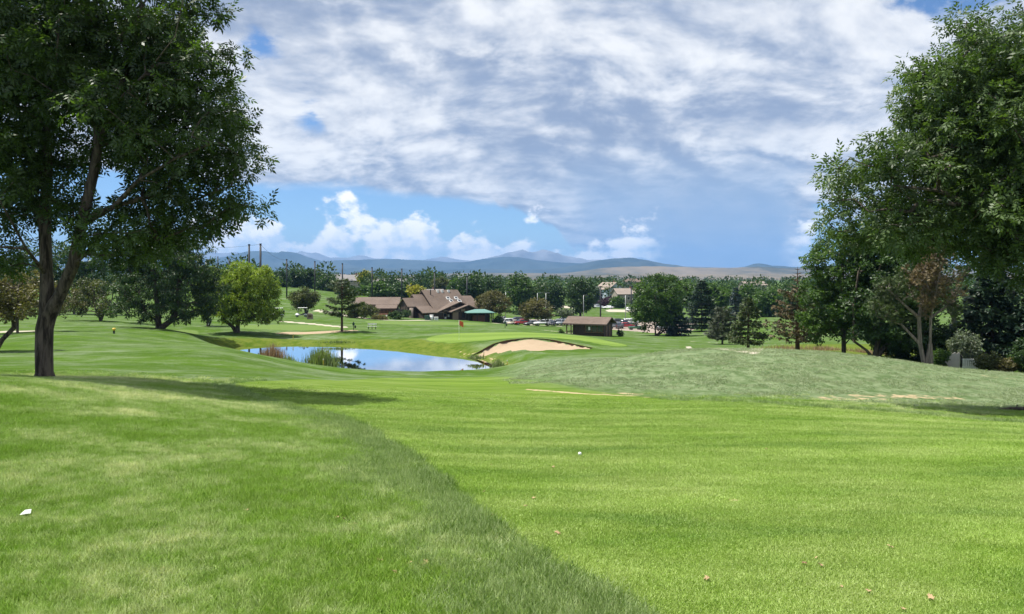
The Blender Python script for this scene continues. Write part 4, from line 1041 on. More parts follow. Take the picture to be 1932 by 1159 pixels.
# --- distant treetops of the town: one mass
def distant_trees():
    rng = np.random.default_rng(200)
    pos, size, tint, dd = [], [], [], []
    n = 2000
    Yt = 300 * np.exp(rng.random(n) ** 0.85 * math.log(3400 / 300))
    pxs = rng.uniform(-500, 2500, n)
    X = (pxs - CX) / F * Yt
    keep = (vnoise(X, Yt, 90 + 0 * Yt, 5) > -0.45) & ~((pxs > 1040) & (pxs < 1215) & (Yt < 345)) & ~((pxs > 545) & (pxs < 610) & (Yt < 330))
    X, Yt = X[keep], Yt[keep]
    Z = height(X, Yt)
    for x, y, z in zip(X, Yt, Z):
        H = rng.uniform(7, 13) * (0.8 if y > 1200 else 1.0); Rw = H * rng.uniform(0.32, 0.5)
        k = int(np.clip(95000 / y, 45, 240))
        q = ball(rng, k, 0.35)
        p = np.array([x, y, z + H * 0.58]) + q * np.array([Rw, Rw, H * 0.45])
        pos.append(p); dd.append(q + rng.normal(size=q.shape) * 0.5)
        size.append(np.full(k, Rw * np.clip(14 / math.sqrt(k) * 0.20, 0.16, 0.6)) * rng.uniform(0.7, 1.3, k)); tint.append(np.clip(rng.normal(0.30, 0.14) + rng.uniform(-0.2, 0.2, k) + q[:, 2] * 0.1, 0, 1))
    me = scatter_mesh('distant_trees', T_FLAT, np.vstack(pos), np.vstack(dd), np.concatenate(size) * 1.5, np.concatenate(tint), L_FAR, rng)
    tag(link(bpy.data.objects.new('distant_trees', me)), 'far off mass of treetops covering the town before the mountains', 'trees', kind='stuff')
distant_trees()

# ------------------------------------------------------------------ clubhouse
def shingle_mat(name, c0, c1):
    m, t, p = newmat(name)
    tc = t.nodes.new('ShaderNodeTexCoord')
    n = noise(t, tc.outputs['Object'], 2.4, 5, 0.7); n2 = noise(t, tc.outputs['Object'], 0.3, 3, 0.5)
    w = t.nodes.new('ShaderNodeTexWave'); w.wave_type = 'BANDS'; w.bands_direction = 'Z'; w.inputs['Scale'].default_value = 1.6; w.inputs['Distortion'].default_value = 1.2
    t.links.new(tc.outputs['Object'], w.inputs['Vector'])
    f = n * 0.6 + n2 * 0.4 + V(t, w.outputs['Fac']) * 0.12
    t.links.new(mixc(t, f.step(0.3, 0.8), c0, c1), p.inputs['Base Color'])
    p.inputs['Roughness'].default_value = 0.9; p.inputs['Specular IOR Level'].default_value = 0.2
    return m
M_SHING = shingle_mat('brown_shingles', (0.095, 0.070, 0.055), (0.175, 0.135, 0.110))
M_SHINGT = shingle_mat('tan_shingles', (0.20, 0.165, 0.14), (0.30, 0.25, 0.21))
M_SHINGG = shingle_mat('grey_shingles', (0.16, 0.15, 0.145), (0.26, 0.245, 0.24))
M_WALL = plain('dark_brown_siding', (0.040, 0.026, 0.020), 0.8, var=0.35, scale=4)
M_FASC = plain('brown_fascia', (0.075, 0.052, 0.040), 0.7)
M_POST = plain('stained_timber', (0.11, 0.062, 0.038), 0.75, var=0.3)
M_DECK = plain('red_brown_deck_wood', (0.20, 0.085, 0.048), 0.75, var=0.3)
M_TRIM = plain('tan_trim_panel', (0.23, 0.17, 0.12), 0.7)
M_STONE = plain('grey_brown_fieldstone', (0.24, 0.19, 0.155), 0.9, var=0.4, scale=2.5, bump=0.5)
M_WHITE = plain('white_paint', (0.74, 0.74, 0.72), 0.5, var=0.05)
M_BLACK = plain('black_rubber', (0.016, 0.016, 0.017), 0.8)
M_DKMET = plain('dark_steel', (0.012, 0.014, 0.018), 0.6)
M_GALV = plain('galvanised_steel', (0.32, 0.33, 0.33), 0.45, metal=0.5)
M_TEAL = plain('teal_metal_roof', (0.115, 0.235, 0.200), 0.45, var=0.1)
M_BRICK = plain('red_brick', (0.19, 0.085, 0.060), 0.9, var=0.35, scale=5)
M_GREENP = plain('dark_green_plastic', (0.015, 0.065, 0.045), 0.5)
def glass_mat(name='window_glass', c=(0.022, 0.028, 0.034)):
    m, t, p = newmat(name); p.inputs['Base Color'].default_value = (*c, 1); p.inputs['Roughness'].default_value = 0.06; p.inputs['Specular IOR Level'].default_value = 0.8
    return m
M_GLASS = glass_mat()

def gable(root, a0, a1, yr, hr, yf, hf, yb, hb, th=0.22, name='roof', wall=True, base=-1.0, left=True, right=True, ov=0.45, mat=None):
    """ridge along local x; front eave at yf (negative), back eave at yb"""
    rf = MB().slab([(a0 - ov, yr, hr), (a0 - ov, yf, hf), (a1 + ov, yf, hf), (a1 + ov, yr, hr)], th).slab([(a1 + ov, yr + .002, hr), (a1 + ov, yb, hb), (a0 - ov, yb, hb), (a0 - ov, yr + .002, hr)], th).build(name, mat or M_SHING, root)
    fs = MB().box(a0 - ov - .02, yf - .06, hf - th - .06, a1 + ov + .02, yf - .003, hf + .01).build('fascia', M_FASC, rf)
    if wall:
        yf2, yb2 = yf + 0.5, yb - 0.4
        f2 = hf + (hr - hf) * 0.5 / (yr - yf) - th - .01; b2 = hb + (hr - hb) * 0.4 / (yb - yr) - th - .01
        prof = [(yf2, base), (yb2, base), (yb2, b2), (yr, hr - th - .01), (yf2, f2)]
        n = 5
        vs = [(a0, y, z) for y, z in prof] + [(a1, y, z) for y, z in prof]
        MB().poly(vs, [(i, (i + 1) % n, n + (i + 1) % n, n + i) for i in range(n)] + [(4, 3, 2, 1, 0), (5, 6, 7, 8, 9)]).build('wall', M_WALL, root)
    return rf
def cross_gable(root, ac, wl, wr, hr, hl, hrr, y0, y1, th=0.2):
    """ridge along local -y at x=ac from y0 (front) back to y1"""
    rf = MB().slab([(ac, y1, hr), (ac - wl, y1, hl), (ac - wl, y0, hl), (ac, y0, hr)], th).slab([(ac + .002, y0, hr), (ac + wr, y0, hrr), (ac + wr, y1, hrr), (ac + .002, y1, hr)], th).build('front_gable_roof', M_SHING, root)
    MB().poly([(ac - wl, y0 - .05, hl - th), (ac - wl, y0 - .05, hl + .02), (ac, y0 - .05, hr + .02), (ac + wr, y0 - .05, hrr + .02), (ac + wr, y0 - .05, hrr - th), (ac, y0 - .05, hr - th - .05)], [(0, 1, 2, 5), (5, 2, 3, 4)]).build('rake_board', M_FASC, rf)
    yw = y0 + 0.9
    g = MB().poly([(ac - wl + .5, yw, -1), (ac + wr - .3, yw, -1), (ac + wr - .3, yw, hrr - .3), (ac, yw, hr - th - .12), (ac - wl + .5, yw, hl - .15)], [(0, 1, 2, 3, 4)]).build('gable_wall', M_WALL, root)
    for s0, s1 in ((0.12, 0.45), (0.55, 0.85)):
        x0, x1 = ac - wl * (1 - s0) * .8, ac - wl * (1 - s1) * .8
        z1 = hl + (hr - hl) * (1 - (ac - (x0)) / wl) - th - 0.25
        MB().box(x0, yw - .08, 1.9, x1, yw - .01, max(2.05, z1)).build('gable_panel', M_TRIM, g)
    return g
def clubhouse():
    root = empty('clubhouse', (-22.8, 197.0, -9.0), R(35))
    gable(root, 0, 9.8, 0, 7.2, -7.0, 1.95, 5, 3.4)
    gable(root, 10.3, 13.2, -1.2, 5.6, -8.2, 1.85, 4, 3.0, wall=True)
    gable(root, -2.6, -0.46, 0.3, 6.1, -4.8, 2.4, 4.6, 3.2)
    gable(root, -6.2, -3.0, -1.6, 5.3, -4.4, 3.2, 1.4, 3.2)
    MB().slab([(-4.4, -4.3, 3.3), (-4.4, -8.0, 1.75), (1.6, -8.0, 1.75), (1.6, -6.9, 2.2), (-0.5, -4.3, 3.3)], 0.2).build('lean_to_roof', M_SHING, root)
    MB().box(-4.0, -7.6, -1, 1.2, -4.0, 1.6).build('lean_to_wall', M_WALL, root)
    cross_gable(root, 6.2, 6.4, 3.2, 4.3, 1.95, 3.0, -8.2, -2.0)
    g2 = cross_gable(root, 7.6, 5.0, 3.4, 3.55, 1.95, 2.1, -10.0, -3.5)
    MB().box(3.4, -9.24, -1, 5.0, -9.12, 1.75).build('tan_door', M_TRIM, root)
    for x in (0.4, 1.7):
        f = MB().box(x, -7.35 - .05, 0.45, x + 0.95, -7.3, 1.55).build('window', M_TRIM, root); MB().box(x + .1, -7.43, 0.55, x + .85, -7.402, 1.45).build('pane', M_GLASS, f)
    for x in (6.0, 7.4, 8.8):
        f = MB().box(x, -9.2, 0.2, x + 1.1, -9.11, 1.75).build('window', M_FASC, root); MB().box(x + .08, -9.24, 0.28, x + 1.02, -9.205, 1.67).build('pane', M_GLASS, f)
    # gable end facing left: tall windows between posts and a stone pier
    for y in (-3.4, -2.2, -1.0, 0.1):
        f = MB().box(-6.32, y, 0.4, -6.22, y + 0.8, 3.1 if y in (-2.2, -1.0) else 2.5).build('window', M_FASC, root); MB().box(-6.36, y + .08, 0.5, -6.325, y + .72, 2.4).build('pane', M_GLASS, f)
    MB().tube((-5.9, -4.9, -1.2), (-5.9, -4.9, 2.9), 0.5, 0.46, 10).build('stone_pier', M_STONE, root, smooth=True)
    MB().box(-6.5, -5.6, -1.2, -5.4, -4.5, 0.5).build('stone_plinth', M_STONE, root, bevel=0.08)
    sl = (7.2 - 1.95) / 7.0
    def on(y): return 7.2 + sl * y
    for x, y in ((1.3, -1.6),):
        MB().tube((x, y, on(y) - .3), (x, y, on(y) + 1.3), 0.13, None, 8).build('flue_pipe', M_DKMET, root)
    for x in (3.6, 4.9, 6.8):
        MB().box(x, -0.95, on(-0.95) - .05, x + 0.6, -0.4, on(-0.4) + 0.28).build('roof_vent', M_WHITE, root, bevel=0.05)
    for x, y in ((5.2, -2.6), (7.6, -2.6), (5.6, -3.6), (8.0, -3.6)):
        k = MB().slab([(x, y, on(y) + .20), (x, y - .7, on(y - .7) + .20), (x + 1.0, y - .7, on(y - .7) + .20), (x + 1.0, y, on(y) + .20)], 0.24).build('skylight', M_WHITE, root)
        MB().slab([(x + .12, y - .1, on(y - .1) + .224), (x + .12, y - .6, on(y - .6) + .224), (x + .88, y - .6, on(y - .6) + .224), (x + .88, y - .1, on(y - .1) + .224)], 0.015).build('pane', M_GLASS, k)
    for x, z0 in ((2.1, 0.1), (3.0, 0.5)):
        MB().box(x, -7.42, z0, x + .5, -7.36, z0 + .6).build('notice_board', M_WHITE, root)
    tag(root, 'large brown clubhouse with stepped gable roofs and skylights', 'clubhouse')
    # low wing with deck on its left
    w = empty('clubhouse_wing', (-37.0, 200.0, -8.6), R(4))
    MB().slab([(-4.2, 5.5, 4.75), (-5.0, -0.4, 3.0), (7.6, -0.4, 3.0), (7.6, 5.5, 4.75)], 0.25).build('roof', M_SHING, w)
    MB().slab([(1.6, -0.45, 2.96), (1.6, -3.2, 2.1), (7.2, -3.2, 2.1), (7.2, -0.45, 2.96)], 0.2).build('lower_roof', M_SHING, w)
    MB().box(-3.8, 0.6, -1, 7.2, 5.0, 2.9).build('wall', M_WALL, w)
    for x in (-2.6, -0.9, 0.5):
        f = MB().box(x, 0.5, 1.0, x + 1.0, 0.59, 2.3).build('window', M_TRIM, w); MB().box(x + .08, .46, 1.08, x + .92, .495, 2.22).build('pane', M_GLASS, f)
    MB().box(-0.6, -5.4, 0.5, 7.0, -0.2, 0.7).build('deck_floor', M_DECK, w)
    MB().box(-0.6, -5.3, -1.0, 7.0, -5.1, 0.48).build('deck_skirt', M_DECK, w)
    for i in range(9):
        x = -0.55 + i * 0.93
        MB().box(x, -5.38, 0.7, x + .1, -5.28, 1.75).build('railing_post', M_DECK, w)
    for z in (0.95, 1.2, 1.45): MB().box(-0.6, -5.36, z, 7.0, -5.32, z + .09).build('railing_slat', M_DECK, w)
    MB().box(-0.65, -5.42, 1.751, 7.05, -5.24, 1.83).build('railing_top', M_POST, w)
    for x in (-3.2, -1.2, 1.3): MB().box(x, -2.4, -1.0, x + .2, -2.2, 2.55).build('porch_post', M_POST, w)
    MB().box(-4.4, -2.5, 2.55, 1.6, -2.1, 2.78).build('porch_beam', M_POST, w)
    tag(w, 'low brown roofed wing with a red wooden deck left of the clubhouse', 'building wing')
    # table umbrellas / pots on the deck are too small to show; the teal canopy is not
    c = empty('canopy_pavilion', (-7.9, 188.0, hz(-7.9, 188.0)), R(12))
    gz = 2.25
    MB().poly([(-3.4, -2.6, gz), (3.4, -2.6, gz), (3.4, 2.6, gz), (-3.4, 2.6, gz), (-1.2, 0, gz + 0.75), (1.2, 0, gz + 0.75), (-3.4, -2.6, gz - .15), (3.4, -2.6, gz - .15), (3.4, 2.6, gz - .15), (-3.4, 2.6, gz - .15)],
              [(0, 1, 5, 4), (1, 2, 5), (2, 3, 4, 5), (3, 0, 4), (0, 6, 7, 1), (1, 7, 8, 2), (2, 8, 9, 3), (3, 9, 6, 0), (6, 9, 8, 7)]).build('canopy_roof', M_TEAL, c)
    for x in (-3.0, -1.0, 1.0, 3.0):
        for y in (-2.2, 2.2): MB().box(x - .08, y - .08, -0.5, x + .08, y + .08, gz - .15).build('post', M_DKMET, c)
    MB().box(-1.6, 0.6, -0.5, 1.4, 1.0, 1.5).build('brick_counter', M_BRICK, c)
    MB().box(-2.9, 2.35, -0.5, 2.9, 2.5, 1.9).build('back_wall', M_WALL, c)
    tag(c, 'small pavilion with a teal hipped metal roof beside the clubhouse', 'pavilion')
clubhouse()

def starter_shed():
    bz = hz(12.2, 120.5)
    root = empty('starter_shed', (12.2, 120.5, bz), R(-25))
    hr, he = -4.62 - bz, -5.62 - bz
    gable(root, -3.25, 3.25, 0, hr, -2.6, he, 2.6, he, th=0.14, wall=False, ov=0.35)
    # enclosed part, porch on the left end
    prof = [(-2.1, -0.6), (2.1, -0.6), (2.1, he - .02), (0, hr - .22), (-2.1, he - .02)]
    vs = [(-2.05, y, z) for y, z in prof] + [(3.0, y, z) for y, z in prof]
    MB().poly(vs, [(i, (i + 1) % 5, 5 + (i + 1) % 5, 5 + i) for i in range(5)] + [(4, 3, 2, 1, 0), (5, 6, 7, 8, 9)]).build('wall', M_WALL, root)
    for i in range(17):
        x = -2.04 + i * 0.298
        if 0.0 < x < 2.75: continue
        MB().box(x, -2.15, -0.6, x + .255, -2.103, he - .1).build('board', M_WALL, root)
    MB().box(0.0, -2.16, -0.6, 2.95, -2.103, 0.62).build('counter_front', M_WALL, root)
    MB().box(-0.05, -2.42, 0.62, 3.0, -2.1, 0.70).build('counter', M_POST, root)
    MB().box(0.05, -2.12, 0.72, 2.85, -2.105, he - .18).build('pane', M_GLASS, root)
    for x in (0.0, 0.95, 1.9, 2.85): MB().box(x, -2.17, 0.71, x + .1, -2.122, he - .12).build('mullion', M_POST, root)
    MB().box(0.5, -2.135, 1.0, 0.8, -2.121, 1.5).build('notice', M_WHITE, root)
    for y in (-1.3, 0.2):
        d = MB().box(3.002, y, -0.4, 3.05, y + .85, 1.75).build('door', M_POST, root); MB().box(3.051, y + .1, 0.75, 3.08, y + .16, 0.9).build('handle', M_GALV, d)
    for y in (-1.95, 0.0, 1.95): MB().box(-3.2, y - .07, -0.6, -3.06, y + .07, he - .02).build('porch_post', M_POST, root)
    MB().box(-3.18, -1.98, 0.65, -3.1, 1.98, 0.73).build('porch_rail', M_POST, root)
    MB().box(-3.12, -1.98, 0.65, -2.05, -1.9, 0.73).build('porch_rail', M_POST, root)
    for i in range(4): MB().box(-3.0 + i * .25, -1.96, -0.3, -2.95 + i * .25, -1.92, 0.65).build('baluster', M_POST, root)
    tag(root, 'small dark brown starter shed with shingled gable roof behind the green', 'shed')
starter_shed()

# ------------------------------------------------------------------ houses of the town
def house(label, px, Y, w, d, h, pitch, rz, wall, roof, lift=0.0, base_h=None):
    b = gbase(px, Y); b[2] += lift
    root = empty('house', b, rz)
    MB().box(-w / 2, -d / 2, -2, w / 2, d / 2, h).build('wall', wall, root)
    o = 0.5; z = h + 0.02
    rf = MB().slab([(-w / 2 - o, 0, z + pitch), (-w / 2 - o, -d / 2 - o, z), (w / 2 + o, -d / 2 - o, z), (w / 2 + o, 0, z + pitch)], 0.2).slab([(w / 2 + o, .002, z + pitch), (w / 2 + o, d / 2 + o, z), (-w / 2 - o, d / 2 + o, z), (-w / 2 - o, .002, z + pitch)], 0.2).build('roof', roof, root)
    for x in (-w / 2, w / 2): MB().poly([(x, -d / 2, h), (x, d / 2, h), (x, 0, h + pitch - .25)], [(0, 1, 2)]).build('gable_wall', wall, root)
    MB().box(w * .2, 0.6, h, w * .2 + .8, 1.4, z + pitch + .7).build('chimney', M_BRICK, rf)
    for i in range(3):
        for zz in ((0.9,) if h < 4 else (0.9, 3.4)):
            x = -w * .34 + i * w * .3
            f = MB().box(x - .65, -d / 2 - .08, zz, x + .65, -d / 2 - .01, zz + 1.3).build('window', M_WHITE, root); MB().box(x - .55, -d / 2 - .11, zz + .1, x + .55, -d / 2 - .083, zz + 1.2).build('pane', M_GLASS, f)
    for zz in ((1.0,) if h < 4 else (1.0, 3.5)):
        f = MB().box(w / 2 + .01, -.9, zz, w / 2 + .08, .9, zz + 1.3).build('window', M_WHITE, root); MB().box(w / 2 + .083, -.8, zz + .1, w / 2 + .11, .8, zz + 1.2).build('pane', M_GLASS, f)
    tag(root, label, 'house', 'houses of the town beyond the golf course')
M_CREAM = plain('cream_siding', (0.50, 0.46, 0.38), 0.7); M_PALEB = plain('pale_blue_siding', (0.42, 0.50, 0.58), 0.7); M_TAUPE = plain('taupe_siding', (0.30, 0.26, 0.22), 0.7); M_SLATE = plain('slate_blue_siding', (0.13, 0.165, 0.22), 0.7)
house('house with broad grey roof left of the yellow tree', 660, 372, 15, 10, 4.2, 2.8, R(28), M_TAUPE, M_SHINGG, 0.5)
house('small grey roofed house right of the yellow tree', 698, 380, 10, 8, 3.4, 2.2, R(-10), M_TAUPE, M_SHINGG, 0.4)
house('slate blue house between treetops left of the clubhouse', 744, 360, 11, 9, 4.8, 2.6, R(30), M_SLATE, M_SHINGG, -0.5)
house('house with long grey roof just above the clubhouse ridge', 806, 300, 12, 9, 2.6, 2.0, R(18), M_TAUPE, M_SHINGG, -0.6)
house('tan house behind the clubhouse roof right end', 848, 345, 9, 8, 4.6, 2.4, R(-22), M_CREAM, M_SHINGT, 0.0)
house('white and pale blue house with tan roof above the road', 1150, 372, 11, 9, 4.6, 3.4, R(-62), M_PALEB, M_SHINGT, 2.0)
house('pinkish roofed house left of the cottonwood', 1181, 352, 11, 9, 3.4, 2.6, R(12), M_TAUPE, M_SHINGT, 1.6)
house('small pale house roof showing above the far trees on the right', 1420, 520, 16, 10, 5.5, 2.6, R(15), M_TAUPE, M_SHINGT, 1.0)
house('distant brown roofed house on the skyline above the parking trees', 1196, 640, 16, 10, 5.0, 3.0, R(-20), M_TAUPE, M_SHING, 2.5)
house('distant beige house among trees right of the dark poles', 545 + 90, 520, 12, 10, 5.0, 3.0, R(20), M_CREAM, M_SHINGG, 1.0)

# ------------------------------------------------------------------ poles
def net_pole(label, px, Y, top, r=0.26, bottom=None):
    b = gbase(px, Y); h = EYE - (top - HOR) / F * Y - b[2]
    root = empty('net_pole', b)
    MB().tube((0, 0, -0.5), (0, 0, h), r, r * 0.85, 8).build('pole', M_DKMET, root, smooth=True)
    MB().tube((0, 0, h), (0, 0, h + .15), r * 1.15, r * 1.1, 8).build('pole_cap', M_BLACK, root)
    tag(root, label, 'pole', 'dark poles of the driving range net')
for i, (px, Y, top, lab) in enumerate([(470, 205, 462, 'left of the two tallest dark poles above the bright willow'), (491.5, 195, 461, 'right of the two tallest dark poles above the bright willow'), (411, 300, 485, 'short dark pole top left of the tallest pair'),
        (432, 305, 487, 'second short dark pole top left of the tallest pair'), (541, 238, 490, 'first dark pole right of the bright willow'), (594, 240, 494, 'second dark pole right of the bright willow'), (646, 242, 498, 'dark pole rising right above the open pine'),
        (702, 244, 505, 'dark pole right of the yellow tree'), (758, 246, 508, 'dark pole above the slate blue house'), (820, 248, 514, 'dark pole behind the clubhouse ridge'), (881, 250, 522, 'dark pole showing among the trees behind the clubhouse right end'),
        (1133, 236, 541, 'dark pole right of the round tree behind the shed'), (1191, 262, 545, 'dark pole beside the cottonwood crown'), (338, 210, 449, 'dark pole half hidden in the dark willow top'), (350, 215, 452, 'second dark pole half hidden in the dark willow top')]):
    net_pole(lab, px, Y, top, 0.24 if i > 1 else 0.30)
def net_cable():
    a = Vector(((300 - CX) / F * 215, 215, EYE - (457 - HOR) / F * 215)); b = Vector(((491.5 - CX) / F * 195, 195, EYE - (461 - HOR) / F * 195)); c = Vector(((541 - CX) / F * 238, 238, EYE - (490.5 - HOR) / F * 238))
    m = MB()
    for p, q in ((a, b), (b, c)):
        for i in range(8):
            f0, f1 = i / 8, (i + 1) / 8
            s0, s1 = -1.2 * 4 * f0 * (1 - f0), -1.2 * 4 * f1 * (1 - f1)
            m.tube(p.lerp(q, f0) + Vector((0, 0, s0)), p.lerp(q, f1) + Vector((0, 0, s1)), 0.03, None, 4)
    tag(m.build('net_cable', M_DKMET), 'thin cable strung between the tallest dark poles', 'cable')
net_cable()
def lamp_post(label, px, Y, top):
    b = gbase(px, Y); h = EYE - (top - HOR) / F * Y - b[2]
    root = empty('lamp_post', b)
    MB().tube((0, 0, -0.3), (0, 0, h), 0.10, 0.07, 8).build('pole', M_GALV, root, smooth=True)
    MB().box(-0.05, -0.06, h - 0.05, 1.1, 0.06, h + .05).build('lamp_arm', M_GALV, root)
    MB().box(0.7, -0.16, h - .16, 1.4, 0.16, h - .052).build('lamp_head', M_DKMET, root, bevel=.03)
    MB().tube((0, 0, -0.3), (0, 0, 0.5), 0.25, 0.22, 8).build('concrete_foot', M_STONE, root)
    tag(root, label, 'lamp post', 'lamp posts of the parking lot')
for px, Y, top, lab in [(954, 222, 551, 'lamp post behind the brown tinged ornamental tree'), (1014, 225, 553, 'left of the two close lamp posts above the olive tree'), (1030, 222, 553, 'right of the two close lamp posts above the olive tree'),
                        (1101, 220, 557, 'lamp post in front of the round dark tree'), (1180, 205, 557, 'tall lamp post right of the shed'), (1192, 214, 588, 'short lamp post beside the black pickup')]:
    lamp_post(lab, px, Y, top)

# ------------------------------------------------------------------ vehicles
PAINT = {}
def paint(name, c):
    if name not in PAINT:
        m, t, p = newmat('car_paint_' + name); p.inputs['Base Color'].default_value = (*c, 1); p.inputs['Roughness'].default_value = 0.28; p.inputs['Coat Weight'].default_value = 0.6
        tc = t.nodes.new('ShaderNodeTexCoord'); n = noise(t, tc.outputs['Object'], 1.2, 3); t.links.new(mixc(t, n, tuple(x * .92 for x in c), c), p.inputs['Base Color'])
        PAINT[name] = m
    return PAINT[name]
for nm, c in dict(white=(0.72, 0.73, 0.74), silver=(0.36, 0.39, 0.43), red=(0.24, 0.014, 0.014), black=(0.014, 0.014, 0.018), grey=(0.10, 0.11, 0.12), navy=(0.020, 0.025, 0.05), green=(0.03, 0.16, 0.06), beige=(0.50, 0.44, 0.33)).items(): paint(nm, c)
M_HEAD = plain('headlamp_lens', (0.75, 0.76, 0.78), 0.1); M_TAIL = plain('tail_lamp_lens', (0.30, 0.01, 0.01), 0.2)
BODY = {  # side profiles: lower body, greenhouse (x forward)
 'sedan': ([(-2.25, .35), (-2.28, .75), (-2.15, .95), (-1.4, 1.0), (1.0, .95), (2.0, .82), (2.25, .65), (2.25, .35)], [(-1.75, .98), (-1.05, 1.42), (0.25, 1.44), (1.1, .95)], 1.75),
 'suv': ([(-2.25, .42), (-2.3, .9), (-2.2, 1.1), (-1.6, 1.12), (1.0, 1.1), (2.1, 1.0), (2.3, .8), (2.3, .42)], [(-2.15, 1.1), (-1.95, 1.68), (0.3, 1.72), (1.15, 1.09)], 1.85),
 'pickup': ([(-2.75, .5), (-2.8, 1.15), (-0.9, 1.18), (-0.85, 1.1), (1.2, 1.12), (2.6, 1.02), (2.75, .85), (2.75, .5)], [(-0.85, 1.1), (-0.75, 1.78), (0.7, 1.8), (1.35, 1.1)], 1.95)}
_cm = {}
def car_meshes(kind):
    if kind in _cm: return _cm[kind]
    low, top, w = BODY[kind]; hw = w / 2
    d = {}
    d['body'] = MB().prism(low, -hw, hw).mesh('car_body', None, 0.07, True)
    n = len(top); ins = 0.16
    vs = [(x, s * (hw - .06 - (ins if z > top[0][1] + .2 else 0)), z) for s in (-1, 1) for x, z in top]
    d['cabin'] = MB().poly(vs, [(i, (i + 1) % n, n + (i + 1) % n, n + i) for i in range(n)] + [tuple(range(n - 1, -1, -1)), tuple(range(n, 2 * n))]).mesh('car_cabin', None, 0.05, True)
    zt = max(z for x, z in top); z0 = top[0][1] + .06; z1 = zt - .13
    xb, xf = top[0][0] + .22, top[-1][0] - .28
    d['side'] = []
    for s in (-1, 1):
        y0, y1 = s * (hw - .045), s * (hw - .045 - ins * .8)
        xm = (xb + xf) / 2
        for a, b_ in ((xb, xm - .05), (xm + .05, xf)):
            sl0 = .32 if a == xb else 0; sl1 = .42 if b_ == xf else 0
            d['side'].append(MB().poly([(a, y0, z0), (b_, y0, z0), (b_ - sl1, y1, z1), (a + sl0, y1, z1)], [(0, 1, 2, 3)]).mesh('car_side_glass', None))
    tx, tz = top[-1]; ux, uz = top[-2]
    def scr(x0, z0_, x1, z1_, off):
        return MB().poly([(x0 + off, -hw + .18, z0_), (x0 + off, hw - .18, z0_), (x1 + off, hw - .32, z1_), (x1 + off, -hw + .32, z1_)], [(0, 1, 2, 3)])
    d['windscreen'] = scr(tx - .08, tz + .1, ux + .06, uz - .06, .06).mesh('car_windscreen', None)
    d['rear_window'] = scr(top[0][0] + .06, top[0][1] + .12, top[1][0] - .02, top[1][1] - .08, -.05).mesh('car_rear_glass', None)
    r = .33 if kind == 'sedan' else .38
    d['tyre'] = MB().tube((0, -.11, 0), (0, .11, 0), r, None, 18).mesh('car_tyre', None, 0.03, True)
    d['rim'] = MB().tube((0, -.125, 0), (0, .125, 0), r * .62, None, 12).mesh('car_rim', None, 0.015, True)
    L = low[-1][0]; zl = low[-2][1] - .06
    d['headlight'] = MB().box(L - .25, -.2, zl - .1, L + .02, .2, zl + .06).mesh('car_headlight', None, .03)
    Lb = low[1][0]
    d['tail_light'] = MB().box(Lb - .02, -.12, low[1][1] - .16, Lb + .15, .12, low[1][1] + .1).mesh('car_tail_light', None, .03)
    d['bumper'] = MB().box(L - .1, -hw + .05, low[0][1] - .05, L + .08, hw - .05, low[0][1] + .18).mesh('car_bumper', None, .04)
    d['dims'] = (r, hw, L, Lb)
    _cm[kind] = d
    return d
def car(name, label, kind, col, px, Y, rz, lift=0.0, group='cars in the parking lot', cat='car'):
    d = car_meshes(kind); r, hw, L, Lb = d['dims']
    b = gbase(px, Y); b[2] += lift
    root = empty(name, b, R(rz))
    def add(nm, me, mat, par=root, loc=(0, 0, 0)):
        o = bpy.data.objects.new(nm, me)
        if len(me.materials) == 0: me.materials.append(None)
        link(o, par); o.location = loc
        o.material_slots[0].link = 'OBJECT'; o.material_slots[0].material = mat
        return o
    P_ = PAINT[col]
    add('body', d['body'], P_); c = add('cabin', d['cabin'], P_)
    for k in ('windscreen', 'rear_window'): add(k, d[k], M_GLASS, c)
    for q in d['side']: add('side_window', q, M_GLASS, c)
    for x in (L * .62, Lb * .6):
        for s in (-1, 1):
            w = add('wheel', d['tyre'], M_BLACK, root, (x, s * (hw - .09), r)); add('rim', d['rim'], M_GALV, w)
    for s in (-1, 1):
        add('headlight', d['headlight'], M_HEAD, root, (0, s * (hw - .32), 0)); add('tail_light', d['tail_light'], M_TAIL, root, (0, s * (hw - .25), 0))
    add('bumper', d['bumper'], M_DKMET)
    return tag(root, label, cat, group)
